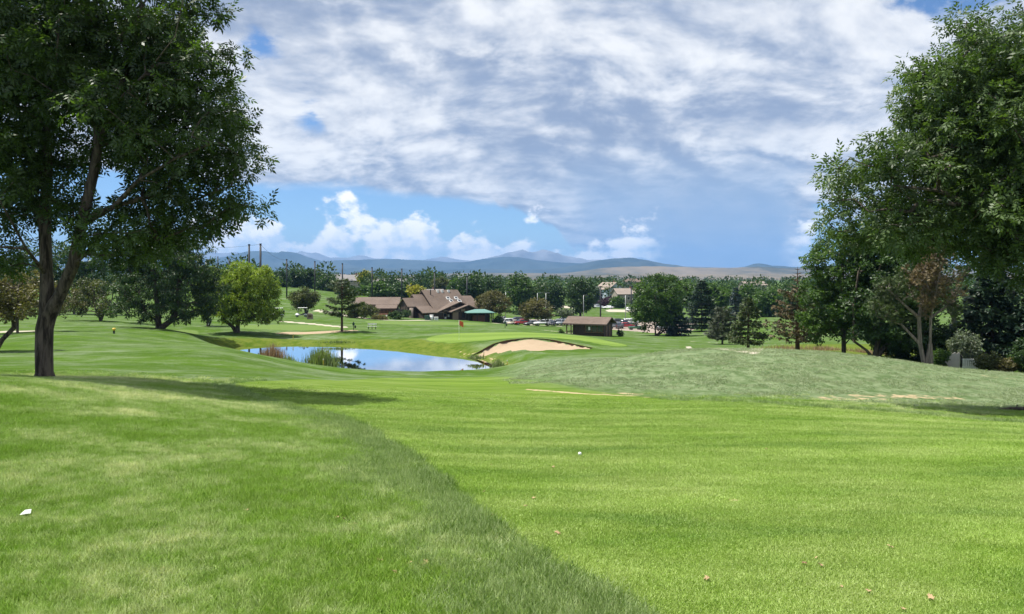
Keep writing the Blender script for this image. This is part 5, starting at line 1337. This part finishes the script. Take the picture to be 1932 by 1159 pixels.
for a in [('pickup_truck', 'white pickup truck nearest the teal canopy', 'pickup', 'white', 948, 217, 205), ('parked_car', 'white car in front of the white pickup', 'suv', 'white', 954, 208.5, 215), ('parked_car', 'cream car between white car and red car', 'sedan', 'beige', 967, 209, 240),
          ('parked_car', 'dark red car parked left of the olive tree', 'suv', 'red', 984, 209, 205), ('parked_car', 'dark navy car behind the dark red car', 'suv', 'navy', 974, 221, 200), ('parked_car', 'dark car in the shade of the olive tree', 'sedan', 'grey', 1003, 209, 215),
          ('parked_car', 'white hatchback right of the olive tree trunk', 'suv', 'white', 1023, 206.5, 195), ('parked_car', 'white car roof behind the white hatchback', 'sedan', 'white', 1032, 219, 200), ('parked_car', 'black car between white hatchback and silver pickup', 'sedan', 'black', 1043, 207, 250),
          ('pickup_truck', 'silver pickup truck at the left end of the shed roof', 'pickup', 'silver', 1056, 209, 250), ('parked_car', 'silver grey car beside the silver pickup', 'suv', 'silver', 1068, 211, 250), ('parked_car', 'black car behind the silver pickup', 'suv', 'black', 1061, 224, 185),
          ('pickup_truck', 'black pickup truck right of the shed', 'pickup', 'navy', 1176, 203, 5), ('parked_car', 'white car behind the black pickup', 'suv', 'white', 1190, 214, 10), ('parked_car', 'dark suv behind the shed gable', 'suv', 'black', 1168, 215, 5),
          ('parked_car', 'dark red car in front of the black pickup', 'sedan', 'red', 1181, 196, 8), ('parked_car', 'grey car beside the shed gable', 'suv', 'grey', 1165, 192, 60), ('parked_car', 'dark car under the cottonwood trunks', 'suv', 'grey', 1256, 172, 15)]:
    car(*a)
for a in [('moving_car', 'white suv driving on the road below the houses', 'suv', 'white', 1192, 293, -4), ('moving_car', 'silver car on the road left of the dark pole', 'suv', 'silver', 1128, 312, -6), ('moving_car', 'white car on the road right of the dark pole', 'sedan', 'white', 1147, 309, 150)]:
    car(*a, group='cars along the road')

def golf_cart(label, px, Y, rz):
    b = gbase(px, Y); root = empty('golf_cart', b, R(rz))
    MB().prism([(-1.15, .35), (-1.15, .62), (-.5, .66), (-.35, .42), (.35, .42), (.55, .80), (.95, .78), (1.2, .55), (1.2, .32)], -.58, .58).build('body', PAINT['white'], root, bevel=.05, smooth=True)
    MB().box(-.75, -.52, .665, -.12, .52, .80).build('seat', M_BLACK, root, bevel=.04); MB().box(-.82, -.52, .8, -.68, .52, 1.2).build('backrest', M_BLACK, root, bevel=.04)
    MB().box(-1.05, -.62, 1.78, .72, .62, 1.86).build('roof', M_WHITE, root, bevel=.03)
    for x0, x1 in ((-1.0, -.95), (.72, .5)):
        for s in (-1, 1): MB().tube((x0, s * .54, .6), (x1, s * .54, 1.78), .022, None, 6).build('roof_post', M_DKMET, root)
    MB().poly([(.70, -.52, .85), (.70, .52, .85), (.54, .52, 1.72), (.54, -.52, 1.72)], [(0, 1, 2, 3)]).build('windscreen', M_GLASS, root)
    sw = MB().tube((.35, -.25, 1.0), (.32, -.25, 1.05), .17, None, 14).build('steering_wheel', M_BLACK, root)
    MB().tube((.6, -.25, .7), (.36, -.25, 1.0), .02, None, 6).build('steering_column', M_BLACK, sw)
    for x in (-.78, .82):
        for s in (-1, 1):
            w = MB().tube((x, s * .5 - .1, .23), (x, s * .5 + .1, .23), .23, None, 16).build('wheel', M_BLACK, root, bevel=.02, smooth=True); MB().tube((x, s * .5 - .11, .23), (x, s * .5 + .11, .23), .12, None, 10).build('rim', M_GALV, w)
    for y in (-.3, .15):
        g = MB().tube((-1.0, y, .5), (-1.2, y, 1.3), .12, .14, 10).build('golf_bag', M_DKMET, root, smooth=True)
        for k in range(3): MB().tube((-1.2, y - .05 + .05 * k, 1.3), (-1.26, y - .06 + .06 * k, 1.5), .012, None, 5).build('club', M_GALV, g)
    tag(root, label, 'golf cart', 'golf carts on the course')
golf_cart('white golf cart with flat roof in front of the small dome tree', 569, 150, 190)
golf_cart('white golf cart half hidden under the right side of the bright willow', 524, 150, 200)

# ------------------------------------------------------------------ reeds and pond plants
def reeds(name, label, px, Y, wpx, hpx, n, mat, seed, z=WATER - 0.05, leafw=0.05, bend=0.35, group='plants along the pond edge', heads=0, depth=None):
    rng = np.random.default_rng(seed)
    x0 = (px - CX) / F * Y; root = empty(name, (x0, Y, z))
    W = wpx * Y / F; H = hpx * Y / F
    dpt = depth or W * 0.5
    bx = rng.normal(0, 0.42, n) * W * 0.5; by = rng.normal(0, 0.42, n) * dpt
    h = H * rng.uniform(0.55, 1.05, n) * (1 - 0.35 * np.clip(np.abs(bx) / (W * .5 + 1e-6), 0, 1))
    a = rng.uniform(0, 2 * math.pi, n); lean = rng.uniform(0.05, bend, n)
    dx, dy = np.cos(a) * lean, np.sin(a) * lean
    px_, py_ = -np.sin(a) * leafw, np.cos(a) * leafw
    P = []
    for t_, w in ((0.0, 1.0), (0.55, 0.9), (1.0, 0.08)):
        cxp = bx + dx * h * t_ ** 1.8; cyp = by + dy * h * t_ ** 1.8; cz = h * (t_ - 0.12 * lean * t_ ** 2)
        P.append(np.stack([cxp + px_ * w, cyp + py_ * w, cz], -1)); P.append(np.stack([cxp - px_ * w, cyp - py_ * w, cz], -1))
    v = np.stack(P, 1)
    f = np.array([[0, 1, 3, 2], [2, 3, 5, 4]])
    f = (f[None] + (np.arange(n) * 6)[:, None, None]).reshape(-1, 4)
    link(bpy.data.objects.new('blades', np_mesh('blades', v.reshape(-1, 3), f, mat, False, {'tint': np.repeat(np.clip(rng.normal(.5, .28, n), 0, 1), 6)})), root)
    for k in range(heads):
        MB().tube((bx[k], by[k], h[k] * .75), (bx[k] + .03, by[k], h[k] * 1.02), 0.03, 0.025, 6).build('seed_head', M_POST, root, smooth=True)
    return tag(root, label, 'reeds', group)
reeds('reed_clump', 'tall green reed clump at the middle of the near pond edge', 606, 67.6, 66, 56, 800, L_REED, 1, z=-6.9, leafw=0.038, heads=6)
reeds('reed_clump', 'tawny dry reed clump at the left pond corner', 514, 69, 56, 44, 700, L_DRYR, 2, z=-6.3, leafw=0.022, bend=0.2)
reeds('reed_clump', 'short green reeds below the tawny clump', 542, 66.5, 44, 24, 300, L_REED, 3, z=-6.2, leafw=0.03)
reeds('reed_clump', 'thin sparse reeds right of the tall clump', 665, 67.4, 60, 18, 90, L_REED, 4, leafw=0.016, bend=0.15)
reeds('reed_clump', 'lone small reed tuft standing in the water left of the tall clump', 557, 71.5, 8, 14, 30, L_REED, 5, leafw=0.03)
reeds('reed_clump', 'grassy plants on the right pond bank', 940, 70.2, 30, 20, 220, L_REED, 6, z=-6.75, leafw=0.03)
reeds('reed_clump', 'low plants on the far right pond bank', 900, 78.0, 40, 9, 160, L_REED, 7, z=-6.7, leafw=0.03)
reeds('reed_clump', 'low plants along the far pond bank', 640, 96.5, 90, 6, 160, L_REED, 8, z=-6.7, leafw=0.04, depth=0.8)
reeds('reed_clump', 'fine stalks in front of the right half of the pond', 775, 67.3, 40, 8, 30, L_REED, 9, leafw=0.012, bend=0.12)
for i, (px, Y, w, h, lab) in enumerate([(1490, 80, 120, 10, 'dry tall grass left of the dying spruce'), (1560, 74, 90, 10, 'dry tall grass right of the dying spruce trunk'), (1640, 66, 70, 9, 'dry tall grass at the feet of the maples')]):
    c = gbase(px, Y)
    reeds('meadow_grass', lab, px, Y, w, h, 700, L_DRYR, 20 + i, z=c[2] - .1, leafw=0.018, depth=4.0, group='dry meadow grass under the right hand trees')

# ------------------------------------------------------------------ course furniture and small things
M_FLAG = plain('orange_red_flag', (0.55, 0.10, 0.03), 0.7); M_YEL = plain('yellow_paint', (0.62, 0.44, 0.05), 0.6); M_PALEW = plain('bleached_wood', (0.45, 0.42, 0.38), 0.85, var=0.25)
def flagstick():
    b = gbase(866, 93); r = empty('flagstick', b)
    MB().tube((0, 0, -0.2), (0, 0, 2.3), 0.016, 0.012, 8).build('pole', M_WHITE, r, smooth=True)
    vs, fs = [], []
    for i in range(7):
        x = 0.02 + i * 0.085; y = 0.05 * math.sin(i * 1.3)
        vs += [(x, y, 2.28 - i * 0.035), (x, y + 0.01, 1.72 - i * 0.05)]
    for i in range(6): fs.append((2 * i, 2 * i + 2, 2 * i + 3, 2 * i + 1))
    MB().poly(vs, fs).build('flag', M_FLAG, r)
    MB().tube((0, 0, -.01), (0, 0, .012), 0.054, None, 12).build('cup_rim', M_WHITE, r)
    tag(r, 'flagstick with a drooping orange red flag on the putting green', 'flagstick')
flagstick()
def ball_washer(label, px, Y):
    r = empty('ball_washer', gbase(px, Y))
    MB().tube((0, 0, -.2), (0, 0, .85), 0.05, None, 8).build('post', M_DKMET, r)
    MB().box(-.14, -.14, .72, .14, .14, 1.12).build('washer_tank', M_GREENP, r, bevel=.03); MB().tube((0, 0, 1.12), (0, 0, 1.25), .05, .06, 8).build('plunger_knob', M_DKMET, r)
    MB().box(.14, -.10, .3, .36, .10, .7).build('litter_bin', M_DKMET, r, bevel=.02)
    tag(r, label, 'ball washer', 'ball washers beside the tees')
ball_washer('dark ball washer post right of the open pine trunk', 667, 113)
ball_washer('dark green ball washer post behind the right half of the green', 953, 128)
def tee_sign():
    r = empty('stone_tee_sign', gbase(585, 142))
    MB().prism([(-.55, -.2), (-.56, .9), (-.40, 1.22), (-.2, 1.05), (0.0, 1.12), (.3, 1.08), (.5, .9), (.55, -.2)], -.22, .22).build('stone', M_STONE, r, bevel=.06)
    MB().box(-.30, -.245, .35, .32, -.222, .8).build('plate', M_POST, r)
    tag(r, 'brown stone tee marker on the pale path beyond the pond', 'tee sign')
tee_sign()
def tee_bench():
    r = empty('tee_bench', gbase(702, 119))
    MB().box(-.7, -.18, .42, .7, .18, .47).build('seat', M_WHITE, r)
    for x in (-.55, 0, .55): MB().box(x - .03, -.15, -.2, x + .03, .15, .419).build('leg', M_DKMET, r)
    for x in (-.55, 0, .55): MB().box(x - .025, .181, .42, x + .025, .23, .95).build('back_post', M_DKMET, r)
    MB().box(-.7, .15, .72, .7, .18, .9).build('backrest', M_WHITE, r)
    tag(r, 'small white bench on the tee right of the ball washer', 'bench')
tee_bench()
def golf_bag():
    r = empty('golf_bag', gbase(396, 118))
    MB().tube((-.18, 0, .0), (.16, 0, .86), .14, .16, 12).build('bag', M_BLACK, r, smooth=True)
    MB().box(-.24, -.17, .18, -.05, -.10, .5).build('pocket', M_WHITE, r, bevel=.03)
    for s in (-1, 1): MB().tube((.12, 0, .75), (.42, s * .22, -.02), .012, None, 6).build('stand_leg', M_GALV, r)
    for k in range(5): MB().tube((.16, -.08 + .04 * k, .84), (.24 + .01 * k, -.10 + .05 * k, 1.12), .012, None, 5).build('club', M_WHITE if k == 1 else M_DKMET, r)
    tag(r, 'black stand golf bag leaning under the bright willow', 'golf bag')
golf_bag()
def course_marker():
    r = empty('course_marker', gbase(215, 74))
    MB().tube((0, 0, -.1), (0, 0, .3), .10, .09, 10).build('post', M_DKMET, r); MB().tube((0, 0, .3), (0, 0, .55), .16, .14, 12).build('marker_head', M_YEL, r, bevel=.03, smooth=True)
    tag(r, 'short post with a yellow head on the left lawn', 'course marker')
course_marker()
def stake(label, px, Y, h=0.75):
    r = empty('hazard_stake', gbase(px, Y))
    MB().box(-.035, -.035, -.2, .035, .035, h).build('stake', M_YEL, r); MB().box(-.037, -.037, h - .10, .037, .037, h + .003).build('stake_top', M_WHITE, r)
    tag(r, label, 'stake', 'yellow hazard stakes round the pond')
stake('yellow stake in front of the tall green reed clump', 610, 66.3); stake('yellow stake on the right pond bank', 957, 69.0); stake('yellow stake on the far pond bank below the sand strip', 553, 101.0); stake('yellow stake at the left end of the bunker', 913, 80.6, .6)
def bin_(name, label, px, Y, mat, w, h, cat):
    r = empty(name, gbase(px, Y)); MB().tube((0, 0, -.2), (0, 0, h), w * .44, w * .5, 14).build('drum', mat, r, bevel=.03, smooth=True); MB().tube((0, 0, h), (0, 0, h + .10), w * .53, w * .45, 14).build('lid', mat, r, bevel=.02, smooth=True)
    tag(r, label, cat)
bin_('water_cooler', 'white drum standing before the clubhouse wall', 814, 182.5, M_WHITE, 0.95, 1.15, 'drum')
bin_('litter_bin', 'brown litter bin at the edge of the parking lot', 1216, 186, M_POST, 0.7, 1.0, 'bin')
def cabinet(name, label, px, Y, mat, w, h, cat):
    r = empty(name, gbase(px, Y), R(12)); MB().box(-w / 2, -.4, -.2, w / 2, .4, h).build('cabinet', mat, r, bevel=.04); MB().box(-w / 2 - .04, -.45, h, w / 2 + .04, .45, h + .08).build('top', mat, r, bevel=.02)
    MB().box(-w * .3, -.43, h * .45, w * .3, -.402, h * .55).build('handle', M_DKMET, r)
    tag(r, label, cat)
cabinet('storage_box', 'dark green storage box left of the white drum', 806, 182, M_GREENP, 1.1, 1.0, 'box'); cabinet('ice_chest', 'white ice chest right of the white drum', 823, 183, M_WHITE, 0.9, 0.7, 'box')
def patio_chair(label, px, Y, rz):
    r = empty('patio_chair', gbase(px, Y), R(rz))
    MB().box(-.25, -.25, .4, .25, .25, .45).build('seat', M_WHITE, r, bevel=.02); MB().box(-.25, .2, .452, .25, .25, .95).build('backrest', M_WHITE, r, bevel=.02)
    for x in (-.22, .22):
        for y in (-.22, .22): MB().box(x - .025, y - .025, -.1, x + .025, y + .025, .399).build('leg', M_WHITE, r)
    tag(r, label, 'chair', 'white chairs below the deck')
patio_chair('white patio chair left of the tawny shrub below the deck', 713, 184, 20); patio_chair('white patio chair right of the tawny shrub below the deck', 728, 180, -30)
def mower():
    r = empty('utility_cart', gbase(1198, 184), R(8))
    MB().box(-1.5, -.6, .3, .5, .6, .8).build('cargo_bed', PAINT['green'], r, bevel=.04); MB().box(.5, -.6, .3, 1.4, .6, .95).build('hood', PAINT['green'], r, bevel=.06)
    MB().box(.1, -.5, .8, .5, .5, 1.3).build('seat', M_BLACK, r, bevel=.04)
    for x in (-1.0, .95):
        for s in (-1, 1): MB().tube((x, s * .62 - .1, .28), (x, s * .62 + .1, .28), .28, None, 14).build('wheel', M_BLACK, r, bevel=.02, smooth=True)
    for s in (-1, 1): MB().box(.2, s * .5 - .03, 1.3, .26, s * .5 + .03, 1.75).build('roll_bar', M_DKMET, r)
    tag(r, 'green utility cart beside the parking lot right of the shed', 'utility cart')
mower()
# right-hand fence: weathered boards, a black post, one white picket panel
def fences():
    Y = 49.3
    f = empty('board_fence', gbase(1797, Y))
    for i in range(11): MB().box(-.47 + i * .085, -.02, -.2, -.395 + i * .085, .02, 1.0 + .05 * math.sin(i * 2.1)).build('board', M_PALEW, f)
    for z in (.25, .8): MB().box(-.48, .021, z, .48, .06, z + .09).build('rail', M_PALEW, f)
    tag(f, 'weathered grey board fence left of the white picket panel', 'fence')
    p = empty('fence_post', gbase(1813.5, Y)); MB().tube((0, 0, -.3), (0, 0, .85), .05, None, 10).build('post', M_BLACK, p); MB().tube((0, 0, .85), (0, 0, .90), .06, .03, 10).build('cap', M_BLACK, p)
    tag(p, 'black post between grey boards and white picket panel', 'post')
    w = empty('picket_panel', gbase(1831, Y))
    for i in range(9): MB().box(-.50 + i * .113, -.015, .02, -.43 + i * .113, .015, .70).build('picket', M_WHITE, w)
    for z in (.12, .62): MB().box(-.52, .016, z, .52, .05, z + .08).build('rail', M_WHITE, w)
    tag(w, 'white picket panel under the silvery sage shrub', 'fence panel')
fences()
def root_log():
    p = hit(1918, 776); r = empty('fallen_log', (*p, hz(*p)))
    m = MB(); q = [(-.55, 0, .02), (-.2, .05, .06), (.2, .02, .07), (.6, .08, .05)]
    for a, b in zip(q[:-1], q[1:]): m.tube(a, b, .06, .055, 8, False)
    m.build('log', BARK, r, smooth=True); MB().tube((0, .04, .08), (.18, .22, .16), .025, .012, 6).build('stub', BARK, r)
    tag(r, 'dark fallen branch lying in the shade by the right edge', 'branch')
root_log()
M_LEAFD = plain('dry_leaf', (0.36, 0.25, 0.13), 0.8, var=0.35, scale=30)
def fallen_leaves():
    rng = random.Random(4)
    meshes = []
    for k in range(4):
        vs, fs = [(0, 0, 0)], []
        out = [(0, 1.0), (.28, .45), (.75, .35), (.42, .0), (.55, -.5), (.15, -.45), (0, -1.0), (-.2, -.42), (-.55, -.45), (-.38, .05), (-.8, .3), (-.25, .48)]
        for x, y in out: vs.append((x * rng.uniform(.8, 1.15), y * rng.uniform(.8, 1.15), rng.uniform(.0, .35)))
        for i in range(12): fs.append((0, i + 1, (i + 1) % 12 + 1))
        me = bpy.data.meshes.new('fallen_leaf'); me.from_pydata(vs, [], fs); me.materials.append(M_LEAFD); meshes.append(me)
    spots = [(268, 934), (278, 937), (310, 936), (322, 934), (466, 967), (636, 980), (645, 984), (668, 992), (684, 1018), (672, 1042), (640, 1036), (567, 1007), (268, 1016), (306, 1078), (716, 1062), (745, 1085), (772, 1068), (804, 1066), (800, 1070),
             (927, 880), (913, 931), (1007, 943), (992, 958), (1052, 1010), (1044, 884), (1540, 1057), (1549, 1071), (1518, 1068), (1588, 1112), (1756, 1132), (1680, 1036), (1333, 1097), (1704, 1155), (1638, 1120), (925, 976), (850, 930), (395, 808), (393, 845), (148, 911), (1447, 850)]
    for i, (px, py) in enumerate(spots):
        p = hit(px, py); o = bpy.data.objects.new('fallen_leaf', meshes[i % 4]); COL.objects.link(o)
        o.location = (*p, hz(*p) + 0.016); s_ = rng.uniform(.014, .032); o.scale = (s_, s_ * rng.uniform(.7, 1.2), s_)
        o.rotation_euler = (rng.uniform(-.4, .4), rng.uniform(-.4, .4), rng.uniform(0, 6.28))
        tag(o, 'small dry tan leaf lying on the near grass', 'leaf', 'dry leaves scattered over the near grass')
    p = hit(48, 977); z = hz(*p)
    me = bpy.data.meshes.new('paper_scrap'); me.from_pydata([(-.03, -.02, .025), (.015, -.03, .035), (.035, .0, .03), (.02, .035, .05), (-.022, .025, .03), (0, 0, .055)], [], [(0, 1, 5), (1, 2, 5), (2, 3, 5), (3, 4, 5), (4, 0, 5)]); me.materials.append(M_WHITE)
    o = link(bpy.data.objects.new('paper_scrap', me)); o.location = (*p, z); tag(o, 'crumpled white paper scrap on the left lawn', 'paper')
    p = hit(1094, 861)
    bm = bmesh.new(); bmesh.ops.create_icosphere(bm, subdivisions=3, radius=0.0214); me = bpy.data.meshes.new('golf_ball'); bm.to_mesh(me); bm.free(); me.materials.append(M_WHITE)
    for q in me.polygons: q.use_smooth = True
    o = link(bpy.data.objects.new('golf_ball', me)); o.location = (*p, hz(*p) + .03); tag(o, 'white golf ball lying on the fairway', 'golf ball')
fallen_leaves()

# ------------------------------------------------------------------ grass blades near the camera
def blade_mat(name, fair, mul=None):
    m, t, p = newmat(name)
    geo = t.nodes.new('ShaderNodeNewGeometry')
    col, nf, nm_, nb_ = grass_colour(t, geo.outputs['Position'], float(fair), 0.0)
    oi = t.nodes.new('ShaderNodeObjectInfo')
    k = V(t, oi.outputs['Random'])
    if mul: col = mixc(t, k, *mul)
    else: col = mixc(t, 1.0, col, mixc(t, k, (2.75, 2.45, 3.0), (4.3, 3.65, 6.4)) if fair else mixc(t, k, (4.1, 3.35, 3.6), (7.2, 5.5, 8.2)), 'MULTIPLY')
    t.links.new(col, p.inputs['Base Color']); p.inputs['Roughness'].default_value = 0.45; p.inputs['Specular IOR Level'].default_value = 0.4
    tr = t.nodes.new('ShaderNodeBsdfTranslucent'); t.links.new(mixc(t, 1.0, col, (1.25, 1.22, 0.66), 'MULTIPLY'), tr.inputs['Color'])
    mx = t.nodes.new('ShaderNodeMixShader'); mx.inputs[0].default_value = 0.42
    t.links.new(p.outputs[0], mx.inputs[1]); t.links.new(tr.outputs[0], mx.inputs[2]); t.links.new(mx.outputs[0], t.nodes['Material Output'].inputs['Surface'])
    return m
def grass(name, label, pts, sc, blades, rad, h, w, tilt, mat, seed):
    me = bpy.data.meshes.new(name); me.vertices.add(len(pts)); me.vertices.foreach_set('co', np.ascontiguousarray(pts, np.float32).ravel())
    a = me.attributes.new('sc', 'FLOAT', 'POINT'); a.data.foreach_set('value', np.ascontiguousarray(sc, np.float32)); me.update()
    me.materials.append(mat)
    o = link(bpy.data.objects.new(name, me)); tag(o, label, 'grass', kind='stuff')
    g = bpy.data.node_groups.new(name, 'GeometryNodeTree')
    g.interface.new_socket('Geometry', in_out='INPUT', socket_type='NodeSocketGeometry'); g.interface.new_socket('Geometry', in_out='OUTPUT', socket_type='NodeSocketGeometry')
    N, L = g.nodes, g.links
    gi, go = N.new('NodeGroupInput'), N.new('NodeGroupOutput')
    def rv(lo, hi, sd):
        r = N.new('FunctionNodeRandomValue'); r.data_type = 'FLOAT_VECTOR'; r.inputs[0].default_value = lo; r.inputs[1].default_value = hi; r.inputs['Seed'].default_value = sd; return r.outputs[0]
    pn = N.new('GeometryNodePoints'); pn.inputs['Count'].default_value = blades; L.new(rv((-rad, -rad, -0.004), (rad, rad, 0.0), seed), pn.inputs['Position'])
    cn = N.new('GeometryNodeMeshCone'); cn.fill_type = 'NONE'
    cn.inputs['Vertices'].default_value = 3; cn.inputs['Radius Top'].default_value = w * 0.12; cn.inputs['Radius Bottom'].default_value = w; cn.inputs['Depth'].default_value = h
    i1 = N.new('GeometryNodeInstanceOnPoints'); L.new(pn.outputs[0], i1.inputs['Points']); L.new(cn.outputs['Mesh'], i1.inputs['Instance']); L.new(rv((-tilt, -tilt, 0), (tilt, tilt, 6.283), seed + 1), i1.inputs['Rotation']); L.new(rv((0.7, 0.7, 0.55), (1.2, 1.2, 1.25), seed + 2), i1.inputs['Scale'])
    rl = N.new('GeometryNodeRealizeInstances'); L.new(i1.outputs[0], rl.inputs[0])
    sm = N.new('GeometryNodeSetMaterial'); sm.inputs['Material'].default_value = mat; L.new(rl.outputs[0], sm.inputs['Geometry'])
    mv = N.new('GeometryNodeMeshToPoints'); L.new(gi.outputs[0], mv.inputs[0])
    i2 = N.new('GeometryNodeInstanceOnPoints'); L.new(mv.outputs[0], i2.inputs['Points']); L.new(sm.outputs[0], i2.inputs['Instance'])
    L.new(rv((0, 0, 0), (0, 0, 6.283), seed + 3), i2.inputs['Rotation'])
    na = N.new('GeometryNodeInputNamedAttribute'); na.data_type = 'FLOAT'; na.inputs['Name'].default_value = 'sc'
    L.new(na.outputs['Attribute'], i2.inputs['Scale'])
    L.new(i2.outputs[0], go.inputs[0])
    md = o.modifiers.new('blades', 'NODES'); md.node_group = g
    return o
def build_grass():
    rng = np.random.default_rng(77)
    n = 330000
    Y = 2.6 + (27 - 2.6) * rng.random(n) ** 1.25
    px = rng.uniform(-130, 2062, n)
    X = (px - CX) / F * Y + rng.uniform(-.35, .35, n)
    keep = rng.random(n) < np.clip(Y / 9.0, 0.25, 1.0) * 1.0
    X, Y = X[keep], Y[keep]
    sd = sdf(X, Y, FAIR) + 0.07 * vnoise(X, Y, .25, 4) + 0.05 * vnoise(X, Y, .9, 8)
    dm = np.full(X.shape, 9.0)
    for q, w, k in DIRT:
        d, _ = seg_dist(X, Y, q, False); dm = np.minimum(dm, d / w)
    bare = dm < rng.uniform(0.3, 1.3, len(X))
    # rough
    r = (sd > 0) & ~bare & (rng.random(len(X)) < 0.44 * (1 - sstep(14, 27, Y)))
    Z = height(X, Y)
    P3 = np.stack([X, Y, Z], -1)
    edge = 1.0 + 0.25 * (1 - sstep(0.0, 0.45, sd))
    clump = 1 + 0.28 * vnoise(X, Y, .55, 9) + 0.15 * vnoise(X, Y, 2.1, 10)
    sc = edge * clump * (0.9 + 0.035 * Y)
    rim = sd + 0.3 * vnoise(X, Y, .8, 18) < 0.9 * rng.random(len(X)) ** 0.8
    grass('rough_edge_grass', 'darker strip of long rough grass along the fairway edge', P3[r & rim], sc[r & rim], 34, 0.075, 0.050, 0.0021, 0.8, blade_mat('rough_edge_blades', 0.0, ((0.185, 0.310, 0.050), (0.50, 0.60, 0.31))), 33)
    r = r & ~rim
    grass('rough_grass', 'longer mown rough grass on the near left lawn', P3[r], sc[r], 34, 0.075, 0.046, 0.0021, 0.95, blade_mat('rough_blades', 0.0), 3)
    # tussocky rough on the mound to the right
    n2 = 30000
    Y2 = 22 + (58 - 22) * rng.random(n2); X2 = (rng.uniform(930, 2050, n2) - CX) / F * Y2
    k2 = (sdf(X2, Y2, MOUND) < 1.5 * vnoise(X2, Y2, 3.0, 14)) & (vnoise(X2, Y2, 1.3, 15) + 0.5 * vnoise(X2, Y2, .5, 16) > rng.uniform(-0.5, 0.9, n2))
    for q, w, k in DIRT:
        d, _ = seg_dist(X2, Y2, q, False); k2 &= d > w * 1.3
    X2, Y2 = X2[k2], Y2[k2]
    grass('mound_grass', 'silvery tussocky rough grass on the right hand mound', np.stack([X2, Y2, height(X2, Y2)], -1), rng.uniform(0.6, 1.3, len(X2)), 26, 0.20, 0.09, 0.005, 1.1, blade_mat('mound_blades', 0.0, ((0.24, 0.32, 0.15), (0.50, 0.56, 0.38))), 21)
    f = (sd <= 0) & ~bare & (rng.random(len(X)) < 0.55 * (1 - sstep(5, 26, Y)))
    sc2 = (0.9 + 0.05 * Y) * (1 + 0.25 * vnoise(X, Y, .4, 12))
    grass('fairway_grass', 'short cut fairway grass in the foreground', P3[f], sc2[f], 40, 0.075, 0.019, 0.0019, 1.15, blade_mat('fairway_blades', 1.0), 9)
build_grass()
